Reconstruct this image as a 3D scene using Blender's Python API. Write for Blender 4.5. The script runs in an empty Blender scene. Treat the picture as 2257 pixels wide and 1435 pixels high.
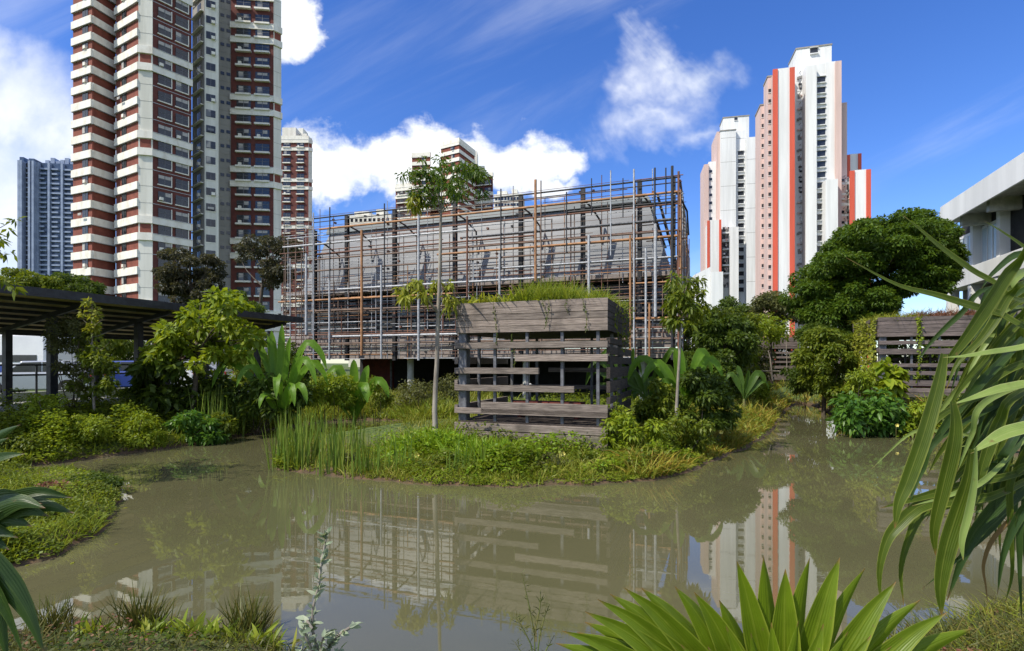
import bpy, math, random
import numpy as np
from mathutils import Vector, Matrix
random.seed(7); rng = np.random.default_rng(7)
S = bpy.context.scene
C = S.collection
R = math.radians
# ------------------------------------------------------------------ camera
FPX, CX, HY, HC = 1170.0, 1128.5, 800.0, 2.3
cam = bpy.data.cameras.new('camera'); co = bpy.data.objects.new('camera', cam); C.objects.link(co)
cam.sensor_width = 36; cam.lens = 36*FPX/2257; cam.shift_y = (HY-717.5)/2257
cam.clip_start = 0.05; cam.clip_end = 3000
co.location = (0, 0, HC); co.rotation_euler = (R(90), 0, 0); S.camera = co
# ------------------------------------------------------------------ light
SUN_DIR = Vector((-0.68, -0.43, 0.93)).normalized()      # towards the sun
sl = bpy.data.lights.new('sun', 'SUN'); so = bpy.data.objects.new('sun', sl); C.objects.link(so)
sl.energy = 3.9; sl.angle = R(0.5); sl.color = (1, .93, .80)
so.rotation_euler = SUN_DIR.to_track_quat('Z', 'Y').to_euler()
S.view_settings.view_transform = 'Standard'; S.view_settings.look = 'None'
S.view_settings.exposure = 0.48; S.view_settings.gamma = 1
S.cycles.max_bounces = 7; S.cycles.diffuse_bounces = 3; S.cycles.glossy_bounces = 3
S.cycles.transmission_bounces = 3; S.cycles.transparent_max_bounces = 4
S.cycles.caustics_reflective = False; S.cycles.caustics_refractive = False

class NT:
    """small helper for node trees"""
    def __init__(s, nt): s.nt = nt; nt.nodes.clear()
    def n(s, t, **kw):
        x = s.nt.nodes.new(t)
        for k, v in kw.items(): setattr(x, k, v)
        return x
    def put(s, sock, v):
        if hasattr(v, 'is_output') or isinstance(v, bpy.types.NodeSocket): s.nt.links.new(v, sock)
        else: sock.default_value = v
    def m(s, op, a, b=0.0, c=None, clamp=False):
        x = s.n('ShaderNodeMath', operation=op, use_clamp=clamp)
        s.put(x.inputs[0], a); s.put(x.inputs[1], b)
        if c is not None: s.put(x.inputs[2], c)
        return x.outputs[0]
    def mix(s, f, a, b, bt='MIX'):
        x = s.n('ShaderNodeMix', data_type='RGBA', blend_type=bt)
        s.put(x.inputs[0], f); s.put(x.inputs[6], c4(a)); s.put(x.inputs[7], c4(b))
        return x.outputs[2]
    def noise(s, vec, scale, detail=3, rough=.5, dist=0):
        x = s.n('ShaderNodeTexNoise'); s.put(x.inputs['Vector'], vec); x.inputs['Scale'].default_value = scale
        x.inputs['Detail'].default_value = detail; x.inputs['Roughness'].default_value = rough
        x.inputs['Distortion'].default_value = dist
        return x.outputs[0]
    def mapr(s, v, a, b, c=0.0, d=1.0, smooth=True):
        x = s.n('ShaderNodeMapRange', interpolation_type='SMOOTHSTEP' if smooth else 'LINEAR')
        s.put(x.inputs[0], v)
        for i, q in enumerate((a, b, c, d)): x.inputs[i+1].default_value = q
        return x.outputs[0]
    def vec(s, x, y, z):
        q = s.n('ShaderNodeCombineXYZ')
        for i, v in enumerate((x, y, z)): s.put(q.inputs[i], v)
        return q.outputs[0]
def c4(c):
    if isinstance(c, (tuple, list)): return tuple(c)[:3]+(1,)
    return c

world = bpy.data.worlds.new('World'); S.world = world; world.use_nodes = True
w = NT(world.node_tree)
sky = w.n('ShaderNodeTexSky', sky_type='NISHITA'); sky.sun_disc = False
sky.sun_elevation = math.asin(SUN_DIR.z); sky.sun_rotation = math.atan2(SUN_DIR.x, SUN_DIR.y)
sky.air_density = 1.0; sky.dust_density = 0.3; sky.ozone_density = 3.0
hs = w.n('ShaderNodeHueSaturation'); hs.inputs['Saturation'].default_value = 1.22; hs.inputs['Hue'].default_value = .512
w.put(hs.inputs['Color'], w.mix(1.0, sky.outputs[0], (1.10,1.15,1.27), 'MULTIPLY'))
tc = w.n('ShaderNodeTexCoord'); sp = w.n('ShaderNodeSeparateXYZ'); w.put(sp.inputs[0], tc.outputs['Generated'])
yy = w.m('MAXIMUM', sp.outputs[1], .12)
u = w.m('DIVIDE', sp.outputs[0], yy); v = w.m('DIVIDE', sp.outputs[2], yy)
uv = w.vec(u, v, 0.0)
def blobs(lst, soft):
    acc = None
    for px, py, rx, ry in lst:
        a = w.m('MULTIPLY', w.m('SUBTRACT', u, (px-CX)/FPX), FPX/rx)
        b = w.m('MULTIPLY', w.m('SUBTRACT', v, (HY-py)/FPX), FPX/ry)
        d = w.m('SQRT', w.m('ADD', w.m('MULTIPLY', a, a), w.m('MULTIPLY', b, b)))
        g = w.m('SUBTRACT', 1.0, d)
        acc = g if acc is None else w.m('SMOOTH_MAX', acc, g, soft)
    return acc
def warp(amt, sc):
    x = w.n('ShaderNodeTexNoise'); w.put(x.inputs['Vector'], uv); x.inputs['Scale'].default_value = sc; x.inputs['Detail'].default_value = 5; x.inputs['Roughness'].default_value = .6
    q = w.n('ShaderNodeSeparateXYZ'); w.put(q.inputs[0], x.outputs['Color'])
    return w.m('ADD', u, w.m('MULTIPLY', w.m('SUBTRACT', q.outputs[0], .5), amt)), w.m('ADD', v, w.m('MULTIPLY', w.m('SUBTRACT', q.outputs[1], .5), amt))
u0, v0 = u, v
u, v = warp(.16, 7.0)
cum = blobs([(735,355,130,92),(870,345,160,72),(985,330,150,72),(1140,352,150,70),(1225,352,80,46),(1015,392,270,58),(1200,405,76,26),
             (640,45,74,92)], .12)
nz = w.noise(w.vec(u0, w.m('MULTIPLY', v0, 1.25), 0.0), 11.0, 10, .62, .2)
cm = w.mapr(w.m('ADD', cum, w.m('MULTIPLY', w.m('SUBTRACT', nz, .5), 1.5)), -.12, .46)
u, v = warp(.25, 3.0)
soft = blobs([(-20,150,140,130),(30,240,210,150),(-100,480,330,260),(150,330,170,130)], .2)
nz2 = w.noise(uv, 3.5, 8, .6, .2)
sm_ = w.mapr(w.m('ADD', soft, w.m('MULTIPLY', w.m('SUBTRACT', nz2, .5), 1.5)), -.25, .95)
u, v = warp(.30, 4.0)
wis = blobs([(1395,150,90,95),(1400,240,130,85),(1480,290,140,60),(1560,330,80,45),(1480,140,110,70)], .2)
rot = w.vec(w.m('ADD', w.m('MULTIPLY', u0, .75), w.m('MULTIPLY', v0, .66)), w.m('MULTIPLY', w.m('SUBTRACT', w.m('MULTIPLY', v0, .75), w.m('MULTIPLY', u0, .66)), .42), 3.0)
nz3 = w.noise(rot, 8.0, 9, .58, .6)
wm = w.mapr(w.m('ADD', wis, w.m('MULTIPLY', w.m('SUBTRACT', nz3, .5), 2.4)), -.35, 1.7, 0, .85)
u, v = u0, v0
st2 = w.vec(w.m('SUBTRACT', u, w.m('MULTIPLY', v, .9)), w.m('MULTIPLY', w.m('SUBTRACT', v, w.m('MULTIPLY', u, .45)), 2.6), 7.0)
nz4 = w.noise(st2, 1.5, 8, .58, .4)
cir = w.mapr(nz4, .48, .85, 0, .30)
al = w.m('MAXIMUM', w.m('MAXIMUM', cm, w.m('MULTIPLY', sm_, .85)), w.m('MAXIMUM', wm, cir))
al = w.m('MULTIPLY', al, w.mapr(sp.outputs[1], .0, .15))
# unseen broken cloud added overhead and behind the viewer to whiten the fill light
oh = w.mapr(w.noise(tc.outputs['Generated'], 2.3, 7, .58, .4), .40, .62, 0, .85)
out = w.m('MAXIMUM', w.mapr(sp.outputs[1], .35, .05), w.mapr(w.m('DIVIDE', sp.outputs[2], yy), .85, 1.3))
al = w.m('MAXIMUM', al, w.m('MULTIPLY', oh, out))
shade = w.mapr(w.noise(uv, 6.0, 6, .55), .32, .62)
cc = w.mix(shade, (5.8, 6.2, 6.8), (7.7, 7.8, 7.9))
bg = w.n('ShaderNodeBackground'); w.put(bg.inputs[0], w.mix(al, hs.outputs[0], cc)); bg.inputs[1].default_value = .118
wo = w.n('ShaderNodeOutputWorld'); w.nt.links.new(bg.outputs[0], wo.inputs[0])

# ------------------------------------------------------------------ materials
M = {}
def pmat(name, c, c2=None, rough=.7, scale=4.0, stretch=(1,1,1), bump=0.0, metal=0.0, detail=4, spec=.4, lo=.35, hi=.65, coat=0, vary=0, algae=None):
    m = bpy.data.materials.new(name); m.use_nodes = True; t = NT(m.node_tree)
    b = t.n('ShaderNodeBsdfPrincipled'); o = t.n('ShaderNodeOutputMaterial'); t.nt.links.new(b.outputs[0], o.inputs[0])
    tc = t.n('ShaderNodeTexCoord'); mp = t.n('ShaderNodeMapping'); t.put(mp.inputs[0], tc.outputs['Object']); mp.inputs['Scale'].default_value = stretch
    nz = t.noise(mp.outputs[0], scale, detail, .6)
    if c2 is None: c2 = tuple(x*.75 for x in c)
    col = t.mix(t.mapr(nz, lo, hi), c, c2)
    if vary:
        g = t.n('ShaderNodeNewGeometry'); oi = t.n('ShaderNodeObjectInfo'); f = t.m('FRACT', t.m('ADD', g.outputs['Random Per Island'], oi.outputs['Random']))
        col = t.mix(1.0, col, t.vec(*[t.mapr(f, 0, 1, 1-vary, 1+vary*(.9 if q else 1.0), False) for q in range(3)]), 'MULTIPLY')
    if algae:
        s3 = t.n('ShaderNodeSeparateXYZ'); t.put(s3.inputs[0], tc.outputs['Object'])
        col = t.mix(t.m('MULTIPLY', t.mapr(s3.outputs[2], .55, .05), t.mapr(t.noise(tc.outputs['Object'], 5, 4), .35, .6, 0, .8)), col, algae)
        col = t.mix(t.mapr(t.noise(tc.outputs['Object'], 1.3, 5), .52, .68, 0, .5), col, tuple(x*.45 for x in c2))
    t.put(b.inputs['Base Color'], col)
    b.inputs['Roughness'].default_value = rough; b.inputs['Metallic'].default_value = metal
    b.inputs['Specular IOR Level'].default_value = spec
    b.inputs['Coat Weight'].default_value = coat
    if bump:
        bp = t.n('ShaderNodeBump'); bp.inputs['Strength'].default_value = bump; bp.inputs['Distance'].default_value = .02
        t.put(bp.inputs['Height'], nz); t.put(b.inputs['Normal'], bp.outputs[0])
    M[name] = m; return m
def leafmat(name, cols, rough=.5, trans=.38, edge=None, tip=None, spec=.28):
    """foliage: colour varies from leaf to leaf, light passes through"""
    m = bpy.data.materials.new(name); m.use_nodes = True; t = NT(m.node_tree)
    g = t.n('ShaderNodeNewGeometry')
    cr = t.n('ShaderNodeValToRGB'); t.put(cr.inputs[0], g.outputs['Random Per Island'])
    el = cr.color_ramp.elements
    while len(el) < len(cols): el.new(.5)
    for i, c in enumerate(cols): el[i].position = i/(len(cols)-1); el[i].color = c4(c)
    col = cr.outputs[0]
    if edge:
        at = t.n('ShaderNodeAttribute', attribute_name='across')
        at2 = t.n('ShaderNodeAttribute', attribute_name='along')
        col = t.mix(t.mapr(at.outputs['Fac'], .8, 1.0, 0, .5), col, edge)
        f = t.m('SINE', t.m('MULTIPLY', at.outputs['Fac'], 34.0))
        col = t.mix(t.mapr(f, .2, 1, 0, .05), col, edge)
        col = t.mix(t.mapr(at.outputs['Fac'], .0, .10, .25, 0), col, edge)
        col = t.mix(t.mapr(t.noise(t.n('ShaderNodeTexCoord').outputs['Object'], 23, 5, .65), .66, .72, 0, .75), col, (.16,.11,.04))
        if tip: col = t.mix(t.mapr(at2.outputs['Fac'], .93, 1.0), col, tip)
    tc = t.n('ShaderNodeTexCoord')
    if not edge: col = t.mix(t.mapr(t.noise(tc.outputs['Object'], .9, 3), .35, .7, 0, .35), col, tuple(x*.55 for x in cols[0][:3]))
    else: col = t.mix(t.mapr(t.noise(tc.outputs['Object'], 14, 4), .4, .75, 0, .35), col, tuple(x*.6 for x in cols[0][:3]))
    b = t.n('ShaderNodeBsdfPrincipled'); t.put(b.inputs['Base Color'], col); b.inputs['Roughness'].default_value = rough
    b.inputs['Specular IOR Level'].default_value = spec
    if edge:
        bp = t.n('ShaderNodeBump'); bp.inputs['Strength'].default_value = .2; bp.inputs['Distance'].default_value = .004
        t.put(bp.inputs['Height'], t.m('SINE', t.m('MULTIPLY', at.outputs['Fac'], 30.0))); t.put(b.inputs['Normal'], bp.outputs[0])
    tr = t.n('ShaderNodeBsdfTranslucent'); t.put(tr.inputs[0], t.mix(.5, col, (cols[-1][0]*1.5, cols[-1][1]*1.5, cols[-1][2]*.6)))
    mx = t.n('ShaderNodeMixShader'); mx.inputs[0].default_value = trans
    t.nt.links.new(b.outputs[0], mx.inputs[1]); t.nt.links.new(tr.outputs[0], mx.inputs[2])
    o = t.n('ShaderNodeOutputMaterial'); t.nt.links.new(mx.outputs[0], o.inputs[0])
    M[name] = m; return m
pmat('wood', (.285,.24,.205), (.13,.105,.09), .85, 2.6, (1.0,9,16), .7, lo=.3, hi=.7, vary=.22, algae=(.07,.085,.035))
pmat('wood_shaded', (.060,.048,.042), (.028,.023,.020), .9, 2.6, (9,1,16), .6, vary=.2, algae=(.05,.06,.03))  # darker copy of the pavilion wood: the unlit side's shade put into the colour
pmat('wood_grey', (.18,.145,.135), (.09,.075,.07), .85, 2.6, (1.0,9,16), .6, vary=.2, algae=(.05,.065,.03))
pmat('steel_dark', (.045,.048,.055), (.03,.03,.034), .5, 6, metal=.3)
pmat('post_grey', (.16,.165,.18), (.09,.09,.10), .5, 8, metal=.2)
pmat('galv', (.46,.47,.49), (.30,.31,.33), .55, 9, (1,1,1), metal=.15)
pmat('rust', (.19,.085,.055), (.10,.05,.035), .7, 4, (1,1,1))
pmat('orange_pipe', (.42,.21,.09), (.24,.12,.06), .6, 2.5)
pmat('brown_pipe', (.19,.125,.09), (.11,.075,.06), .65, 2)
pmat('black_pipe', (.03,.03,.034), (.02,.02,.02), .5, 5)
pmat('siding', (.205,.215,.23), (.145,.155,.17), .45, .6, (.2,1,7), metal=.0)
pmat('roof_grey', (.13,.16,.165), (.10,.12,.13), .5, .8)
pmat('dark_glass', (.015,.018,.022), (.03,.035,.045), .12, 1.5, spec=.6)
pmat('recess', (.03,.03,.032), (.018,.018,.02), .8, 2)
pmat('louver', (.085,.075,.07), (.045,.04,.038), .75, 2, (1,4,4))
pmat('fascia', (.32,.275,.255), (.20,.175,.165), .8, 2, (1,6,8))
pmat('concrete', (.50,.50,.47), (.36,.36,.34), .85, 3, bump=.2)
pmat('dark_red', (.16,.03,.022), (.10,.02,.016), .7, 3)
pmat('cream', (.74,.73,.66), (.60,.59,.52), .8, .8, (1,1,.07), detail=7)
pmat('white_paint', (.76,.77,.77), (.64,.65,.65), .8, .7, (1,1,.06), detail=7)
pmat('white_band', (.79,.77,.70), (.62,.58,.50), .8, .9, (1,1,.5), detail=7, lo=.4, hi=.75)
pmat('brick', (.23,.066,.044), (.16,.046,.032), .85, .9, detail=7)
pmat('brick_shaded', (.135,.040,.032), (.095,.030,.025), .85, .9)  # same brick darkened for tower facets in shade, shade held in the colour
pmat('grey_render', (.31,.30,.28), (.23,.22,.205), .85, .3, (1,1,.3))
pmat('red_paint', (.64,.105,.06), (.54,.09,.05), .7, .7, (1,1,.07))
pmat('pink_paint', (.66,.49,.45), (.55,.41,.375), .75, .7, (1,1,.07), detail=6)
pmat('blue_glass', (.05,.075,.13), (.10,.14,.22), .2, .15)
pmat('blue_rail', (.30,.36,.48), (.22,.27,.38), .4, .3)
pmat('clutter', (.36,.34,.33), (.08,.08,.08), .8, .9, lo=.45, hi=.55)
pmat('roof_sheet', (.72,.60,.40), (.58,.47,.30), .7, 1.5, (1,1,1))
pmat('roof_top', (.25,.25,.25), (.18,.18,.18), .6, 1.5)
pmat('bark', (.33,.30,.25), (.17,.145,.12), .9, 6, (1,1,.25), .5)
pmat('bark_dark', (.11,.085,.065), (.06,.05,.04), .9, 5, (1,1,.25), .4)
pmat('stem_green', (.10,.14,.03), (.14,.12,.04), .7, 5)
pmat('paving', (.30,.30,.28), (.22,.22,.20), .9, 2, bump=.2)
pmat('car_white', (.78,.79,.80), (.70,.71,.73), .25, .8, coat=.6)
pmat('car_blue', (.035,.07,.30), (.03,.06,.25), .3, .8, coat=.6)
pmat('car_silver', (.42,.44,.47), (.36,.38,.41), .3, .8, metal=.4, coat=.6)
pmat('stripe_red', (.55,.03,.05), (.5,.03,.05), .4, 1)
pmat('tyre', (.02,.02,.02), (.03,.03,.03), .8, 8)
pmat('lamp_red', (.4,.02,.02), (.3,.02,.02), .3, 3)
pmat('window_film', (.52,.62,.68), (.36,.45,.50), .15, .5, (1,1,.3))
pmat('lamp_white', (.75,.75,.72), (.6,.6,.58), .4, 5)
# leaves (sunlit foliage reflectance 0.04 .. 0.2)
leafmat('leaf_dark', [(.045,.080,.010),(.070,.115,.012),(.105,.150,.016)])
leafmat('leaf_rain', [(.045,.095,.010),(.075,.140,.012),(.120,.180,.016)])
leafmat('leaf_mid', [(.080,.125,.010),(.130,.180,.013),(.200,.230,.018)])
leafmat('leaf_bright', [(.135,.205,.011),(.195,.270,.015),(.285,.330,.022)])
leafmat('leaf_yellow', [(.17,.21,.02),(.27,.30,.03),(.34,.34,.04)])
leafmat('leaf_olive', [(.075,.085,.028),(.11,.125,.035),(.15,.15,.05)])
leafmat('leaf_brown', [(.035,.042,.022),(.055,.058,.03),(.085,.075,.035)])
leafmat('leaf_big', [(.045,.12,.018),(.075,.17,.022),(.13,.24,.03)], .35)
leafmat('leaf_silver', [(.19,.25,.15),(.28,.34,.23),(.38,.42,.30)], .6, .2)
leafmat('leaf_red', [(.13,.045,.03),(.20,.08,.05),(.22,.13,.06)], .6, .2)
leafmat('grass_green', [(.11,.18,.012),(.17,.245,.018),(.26,.32,.028),(.34,.35,.05)], .5, .35)
leafmat('grass_mix', [(.12,.17,.014),(.19,.235,.02),(.28,.30,.04),(.36,.31,.07)], .5, .3)
leafmat('grass_orange', [(.15,.21,.02),(.23,.28,.03),(.36,.31,.04),(.40,.24,.05)], .5, .3)
leafmat('reed', [(.08,.15,.018),(.13,.21,.024),(.26,.30,.05)], .45, .25)
leafmat('sedge', [(.05,.07,.015),(.09,.11,.02),(.16,.13,.03)], .5, .2)
leafmat('palm', [(.075,.130,.006),(.115,.180,.008),(.170,.235,.012)], .38, .36, edge=(.38,.42,.06), tip=(.25,.13,.05))
leafmat('palm_hang', [(.040,.072,.006),(.062,.100,.008),(.095,.135,.012)], .36, .34, edge=(.42,.44,.10), tip=(.25,.13,.05))
leafmat('palm_pale', [(.15,.24,.05),(.20,.28,.07),(.25,.32,.09)], .35, .25, edge=(.42,.45,.20), tip=(.30,.2,.08))
leafmat('palm_deep', [(.020,.048,.012),(.032,.066,.014),(.045,.085,.016)], .35, .2, edge=(.12,.17,.04), tip=(.15,.08,.04))
leafmat('palm_dry', [(.20,.10,.04),(.24,.15,.05),(.14,.08,.05)], .6, .2)

# ground
def ground_mat():
    m = bpy.data.materials.new('soil'); m.use_nodes = True; t = NT(m.node_tree)
    b = t.n('ShaderNodeBsdfPrincipled'); o = t.n('ShaderNodeOutputMaterial'); t.nt.links.new(b.outputs[0], o.inputs[0])
    tc = t.n('ShaderNodeTexCoord')
    n1 = t.noise(tc.outputs['Object'], .8, 6); n2 = t.noise(tc.outputs['Object'], 7, 6)
    soil = t.mix(t.mapr(n2, .3, .7), (.115,.068,.034), (.055,.038,.022))
    green = t.mix(t.mapr(n2, .3, .7), (.045,.08,.015), (.10,.13,.025))
    s = t.n('ShaderNodeSeparateXYZ'); t.put(s.inputs[0], tc.outputs['Object'])
    f = t.m('ADD', t.mapr(s.outputs[2], .03, .28), t.m('MULTIPLY', t.m('SUBTRACT', n1, .5), .8), clamp=True)
    t.put(b.inputs['Base Color'], t.mix(f, soil, green)); b.inputs['Roughness'].default_value = .95
    bp = t.n('ShaderNodeBump'); bp.inputs['Strength'].default_value = .6; bp.inputs['Distance'].default_value = .06
    t.put(bp.inputs['Height'], n2); t.put(b.inputs['Normal'], bp.outputs[0])
    M['soil'] = m
ground_mat()
def water_mat():
    m = bpy.data.materials.new('pond_water'); m.use_nodes = True; t = NT(m.node_tree)
    b = t.n('ShaderNodeBsdfPrincipled'); o = t.n('ShaderNodeOutputMaterial'); t.nt.links.new(b.outputs[0], o.inputs[0])
    tc = t.n('ShaderNodeTexCoord')
    n1 = t.noise(tc.outputs['Object'], .35, 4)
    t.put(b.inputs['Base Color'], t.mix(t.mapr(n1, .3, .7), (.110,.103,.052), (.090,.088,.042)))
    b.inputs['Roughness'].default_value = .015; b.inputs['IOR'].default_value = 1.55
    b.inputs['Specular IOR Level'].default_value = .95
    mp = t.n('ShaderNodeMapping'); t.put(mp.inputs[0], tc.outputs['Object']); mp.inputs['Scale'].default_value = (1, 2.2, 1)
    n2 = t.noise(mp.outputs[0], 3.0, 3, .5)
    bp = t.n('ShaderNodeBump'); bp.inputs['Strength'].default_value = .012; bp.inputs['Distance'].default_value = .02
    t.put(bp.inputs['Height'], n2); t.put(b.inputs['Normal'], bp.outputs[0])
    M['water'] = m
water_mat()

# ------------------------------------------------------------------ helpers
def at(px, py, Y): return Vector(((px-CX)/FPX*Y, Y, HC-(py-HY)/FPX*Y))
def tag(o, label=None, cat=None, group=None, kind=None):
    if label: o['label'] = label
    if cat: o['category'] = cat
    if group: o['group'] = group
    if kind: o['kind'] = kind
    return o
def empty(name, loc, deg=0, label=None, cat=None, group=None):
    o = bpy.data.objects.new(name, None); C.objects.link(o); o.location = loc; o.rotation_euler = (0, 0, R(deg))
    o.empty_display_size = .2
    return tag(o, label, cat, group)
def linkmesh(name, me, mats, parent=None, loc=None):
    for m in (mats if isinstance(mats, (list, tuple)) else [mats]):
        me.materials.append(M[m] if isinstance(m, str) else m)
    o = bpy.data.objects.new(name, me); C.objects.link(o)
    if parent: o.parent = parent
    if loc is not None: o.location = loc
    return o
def npmesh(name, V, F, mats, parent=None, loc=None, attrs=None, smooth=False):
    """V (n,3) float, F list of (m,k) int arrays"""
    me = bpy.data.meshes.new(name)
    V = np.asarray(V, dtype=np.float32); F = [f for f in F if len(f)]
    me.vertices.add(len(V)); me.vertices.foreach_set('co', V.ravel())
    nl = sum(f.size for f in F); npoly = sum(len(f) for f in F)
    me.loops.add(nl); me.polygons.add(npoly)
    me.loops.foreach_set('vertex_index', np.concatenate([f.ravel() for f in F]).astype(np.int32))
    tot = np.concatenate([np.full(len(f), f.shape[1]) for f in F]); st = np.concatenate([[0], np.cumsum(tot)[:-1]])
    me.polygons.foreach_set('loop_start', st.astype(np.int32)); me.polygons.foreach_set('loop_total', tot.astype(np.int32))
    if smooth: me.polygons.foreach_set('use_smooth', np.ones(npoly, dtype=bool))
    if attrs:
        for k, a in attrs.items():
            x = me.attributes.new(k, 'FLOAT', 'POINT'); x.data.foreach_set('value', np.asarray(a, dtype=np.float32))
    me.update(calc_edges=True)
    return linkmesh(name, me, mats, parent, loc)
class MB:
    def __init__(s): s.v = []; s.f = []; s.m = []; s.sm = []
    def add(s, vs, fs, mi=0, smooth=False):
        b = len(s.v); s.v += [tuple(x) for x in vs]
        for f in fs: s.f.append([b+i for i in f]); s.m.append(mi); s.sm.append(smooth)
    def box(s, x0, x1, y0, y1, z0, z1, mi=0):
        vs = [(x, y, z) for z in (z0, z1) for x, y in ((x0, y0), (x1, y0), (x1, y1), (x0, y1))]
        s.add(vs, [(3,2,1,0), (4,5,6,7), (0,1,5,4), (1,2,6,5), (2,3,7,6), (3,0,4,7)], mi); return s
    def prism(s, pts, z0, z1, mi=0):
        n = len(pts); vs = [(x, y, z0) for x, y in pts]+[(x, y, z1) for x, y in pts]
        s.add(vs, [tuple(range(n))[::-1], tuple(range(n, 2*n))]+[(i, (i+1) % n, n+(i+1) % n, n+i) for i in range(n)], mi); return s
    def extr(s, prof, y0, y1, mi=0):
        """profile in x,z pulled along y"""
        n = len(prof); vs = [(x, y0, z) for x, z in prof]+[(x, y1, z) for x, z in prof]
        s.add(vs, [tuple(range(n)), tuple(range(n, 2*n))[::-1]]+[((i+1) % n, i, n+i, n+(i+1) % n) for i in range(n)], mi); return s
    def tube(s, pts, rad, n=6, mi=0, smooth=True, cap=True):
        pts = [Vector(p) for p in pts]
        if not hasattr(rad, '__len__'): rad = [rad]*len(pts)
        vs = []; ref = Vector((0, 0, 1))
        for i, p in enumerate(pts):
            t = (pts[min(i+1, len(pts)-1)]-pts[max(i-1, 0)]).normalized()
            a = t.cross(ref if abs(t.z) < .9 else Vector((1, 0, 0))).normalized(); b = t.cross(a)
            vs += [p+(a*math.cos(k*2*math.pi/n)+b*math.sin(k*2*math.pi/n))*rad[i] for k in range(n)]
        fs = [(i*n+k, i*n+(k+1) % n, (i+1)*n+(k+1) % n, (i+1)*n+k) for i in range(len(pts)-1) for k in range(n)]
        s.add(vs, fs, mi, smooth)
        if cap: s.add(vs[:n], [tuple(range(n))[::-1]], mi); s.add(vs[-n:], [tuple(range(n))], mi)
        return s
    def xf(s, mat, i0=0):
        for i in range(i0, len(s.v)): s.v[i] = tuple(mat @ Vector(s.v[i]))
    def build(s, name, mats, parent=None, loc=None, bevel=0):
        me = bpy.data.meshes.new(name); me.from_pydata(s.v, [], s.f)
        me.polygons.foreach_set('material_index', s.m); me.polygons.foreach_set('use_smooth', s.sm)
        o = linkmesh(name, me, mats, parent, loc)
        if bevel:
            b = o.modifiers.new('bevel', 'BEVEL'); b.width = bevel; b.segments = 2; b.limit_method = 'ANGLE'
        return o
class Fr:
    """a building's own frame: local x to the right along its front, local y away from the viewer, turned by deg"""
    def __init__(s, ox, oy, oz, deg): s.ox, s.oy, s.oz, s.d = ox, oy, oz, deg; s.c, s.s = math.cos(R(deg)), math.sin(R(deg))
    def x(s, px, yl=0):
        k = (px-CX)/FPX
        return (k*(s.oy+yl*s.c)-s.ox-yl*s.s)/(s.c+k*s.s)
    def Y(s, x, yl=0): return s.oy-x*s.s+yl*s.c
    def z(s, px, py, yl=0): return HC-(py-HY)/FPX*s.Y(s.x(px, yl), yl)-s.oz
    def w(s, x, y): return (s.ox+x*s.c+y*s.s, s.oy-x*s.s+y*s.c)
    def empty(s, name, label, cat, group=None): return empty(name, (s.ox, s.oy, s.oz), -s.d, label, cat, group)

# ------------------------------------------------------------------ terrain
def WP(px, py): Y = HC*FPX/(py-HY); return ((px-CX)/FPX*Y, Y)
pond_px = [(-300,1310),(60,1395),(150,1416),(300,1410),(450,1412),(560,1416),(640,1452),(900,1462),(1300,1462),(1700,1460),
 (1950,1440),(2060,1405),(2150,1370),(2257,1335),(2450,1300),(2900,1200),(2700,1090),(2400,1045),(2257,1005),(2100,975),(2000,962),(1920,957),(1855,942),
 (1835,915),(1790,893),(1755,890),(1730,905),(1715,930),(1695,955),(1650,985),(1560,1022),(1500,1048),(1440,1060),(1380,1062),(1300,1068),
 (1220,1068),(1150,1075),(1050,1072),(930,1068),(850,1060),(800,1056),(700,1046),(640,1040),(610,1032),(612,1012),(650,985),(700,968),(800,956),(880,947),
 (905,937),(880,927),(800,925),(700,932),(620,942),(560,955),(500,966),(450,976),(350,992),(250,1005),(100,1025),(0,1036),(-200,1050),(-500,1075),
 (-500,1100),(-200,1058),(0,1047),(150,1043),(230,1052),(264,1085),(258,1110),(250,1135),(215,1180),(120,1228),(0,1258),(-200,1285)]
pond = np.array([WP(*p) for p in pond_px])
def sdist(X, Y):
    """distance outside the pond outline (negative over water)"""
    P = np.stack([X, Y], -1); d = np.full(len(P), 1e9); ins = np.zeros(len(P), bool)
    n = len(pond)
    for i in range(n):
        a = pond[i]; b = pond[(i+1) % n]; e = b-a
        t = np.clip(((P-a)@e)/(e@e+1e-12), 0, 1); q = P-(a+t[:, None]*e)
        d = np.minimum(d, np.hypot(q[:, 0], q[:, 1]))
        c = (a[1] > P[:, 1]) != (b[1] > P[:, 1])
        with np.errstate(divide='ignore', invalid='ignore'):
            xi = a[0]+(P[:, 1]-a[1])*(b[0]-a[0])/(b[1]-a[1]+1e-12)
        ins ^= c & (P[:, 0] < xi)
    return np.where(ins, -d, d)
def sstep(x, a, b): t = np.clip((x-a)/(b-a), 0, 1); return t*t*(3-2*t)
def wob(X, Y): return .5*np.sin(X*1.9+1.3*np.sin(Y*1.1))*np.sin(Y*1.7+.8*np.sin(X*1.3))+.5*np.sin(X*5.1+Y*2.3)*np.sin(Y*4.7-X*1.9)
def hmax(X, Y):
    left = 1-sstep(X+.30*(Y-14), -8.5, -4.0); right = sstep(X-.45*(Y-15), 6.5, 9.5)
    h = .42+.50*left+.42*right
    nl = (1-sstep(X, -3.5, -2))*(1-sstep(Y-.0*X, 10.7, 11.6))*sstep(Y, 4.6, 6); h = h*(1-nl)+.16*nl
    h = np.where(Y < 6, h*(1-sstep(-Y, -6, -4.6))+.9*sstep(-Y, -6, -4.6), h)
    return h
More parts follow.
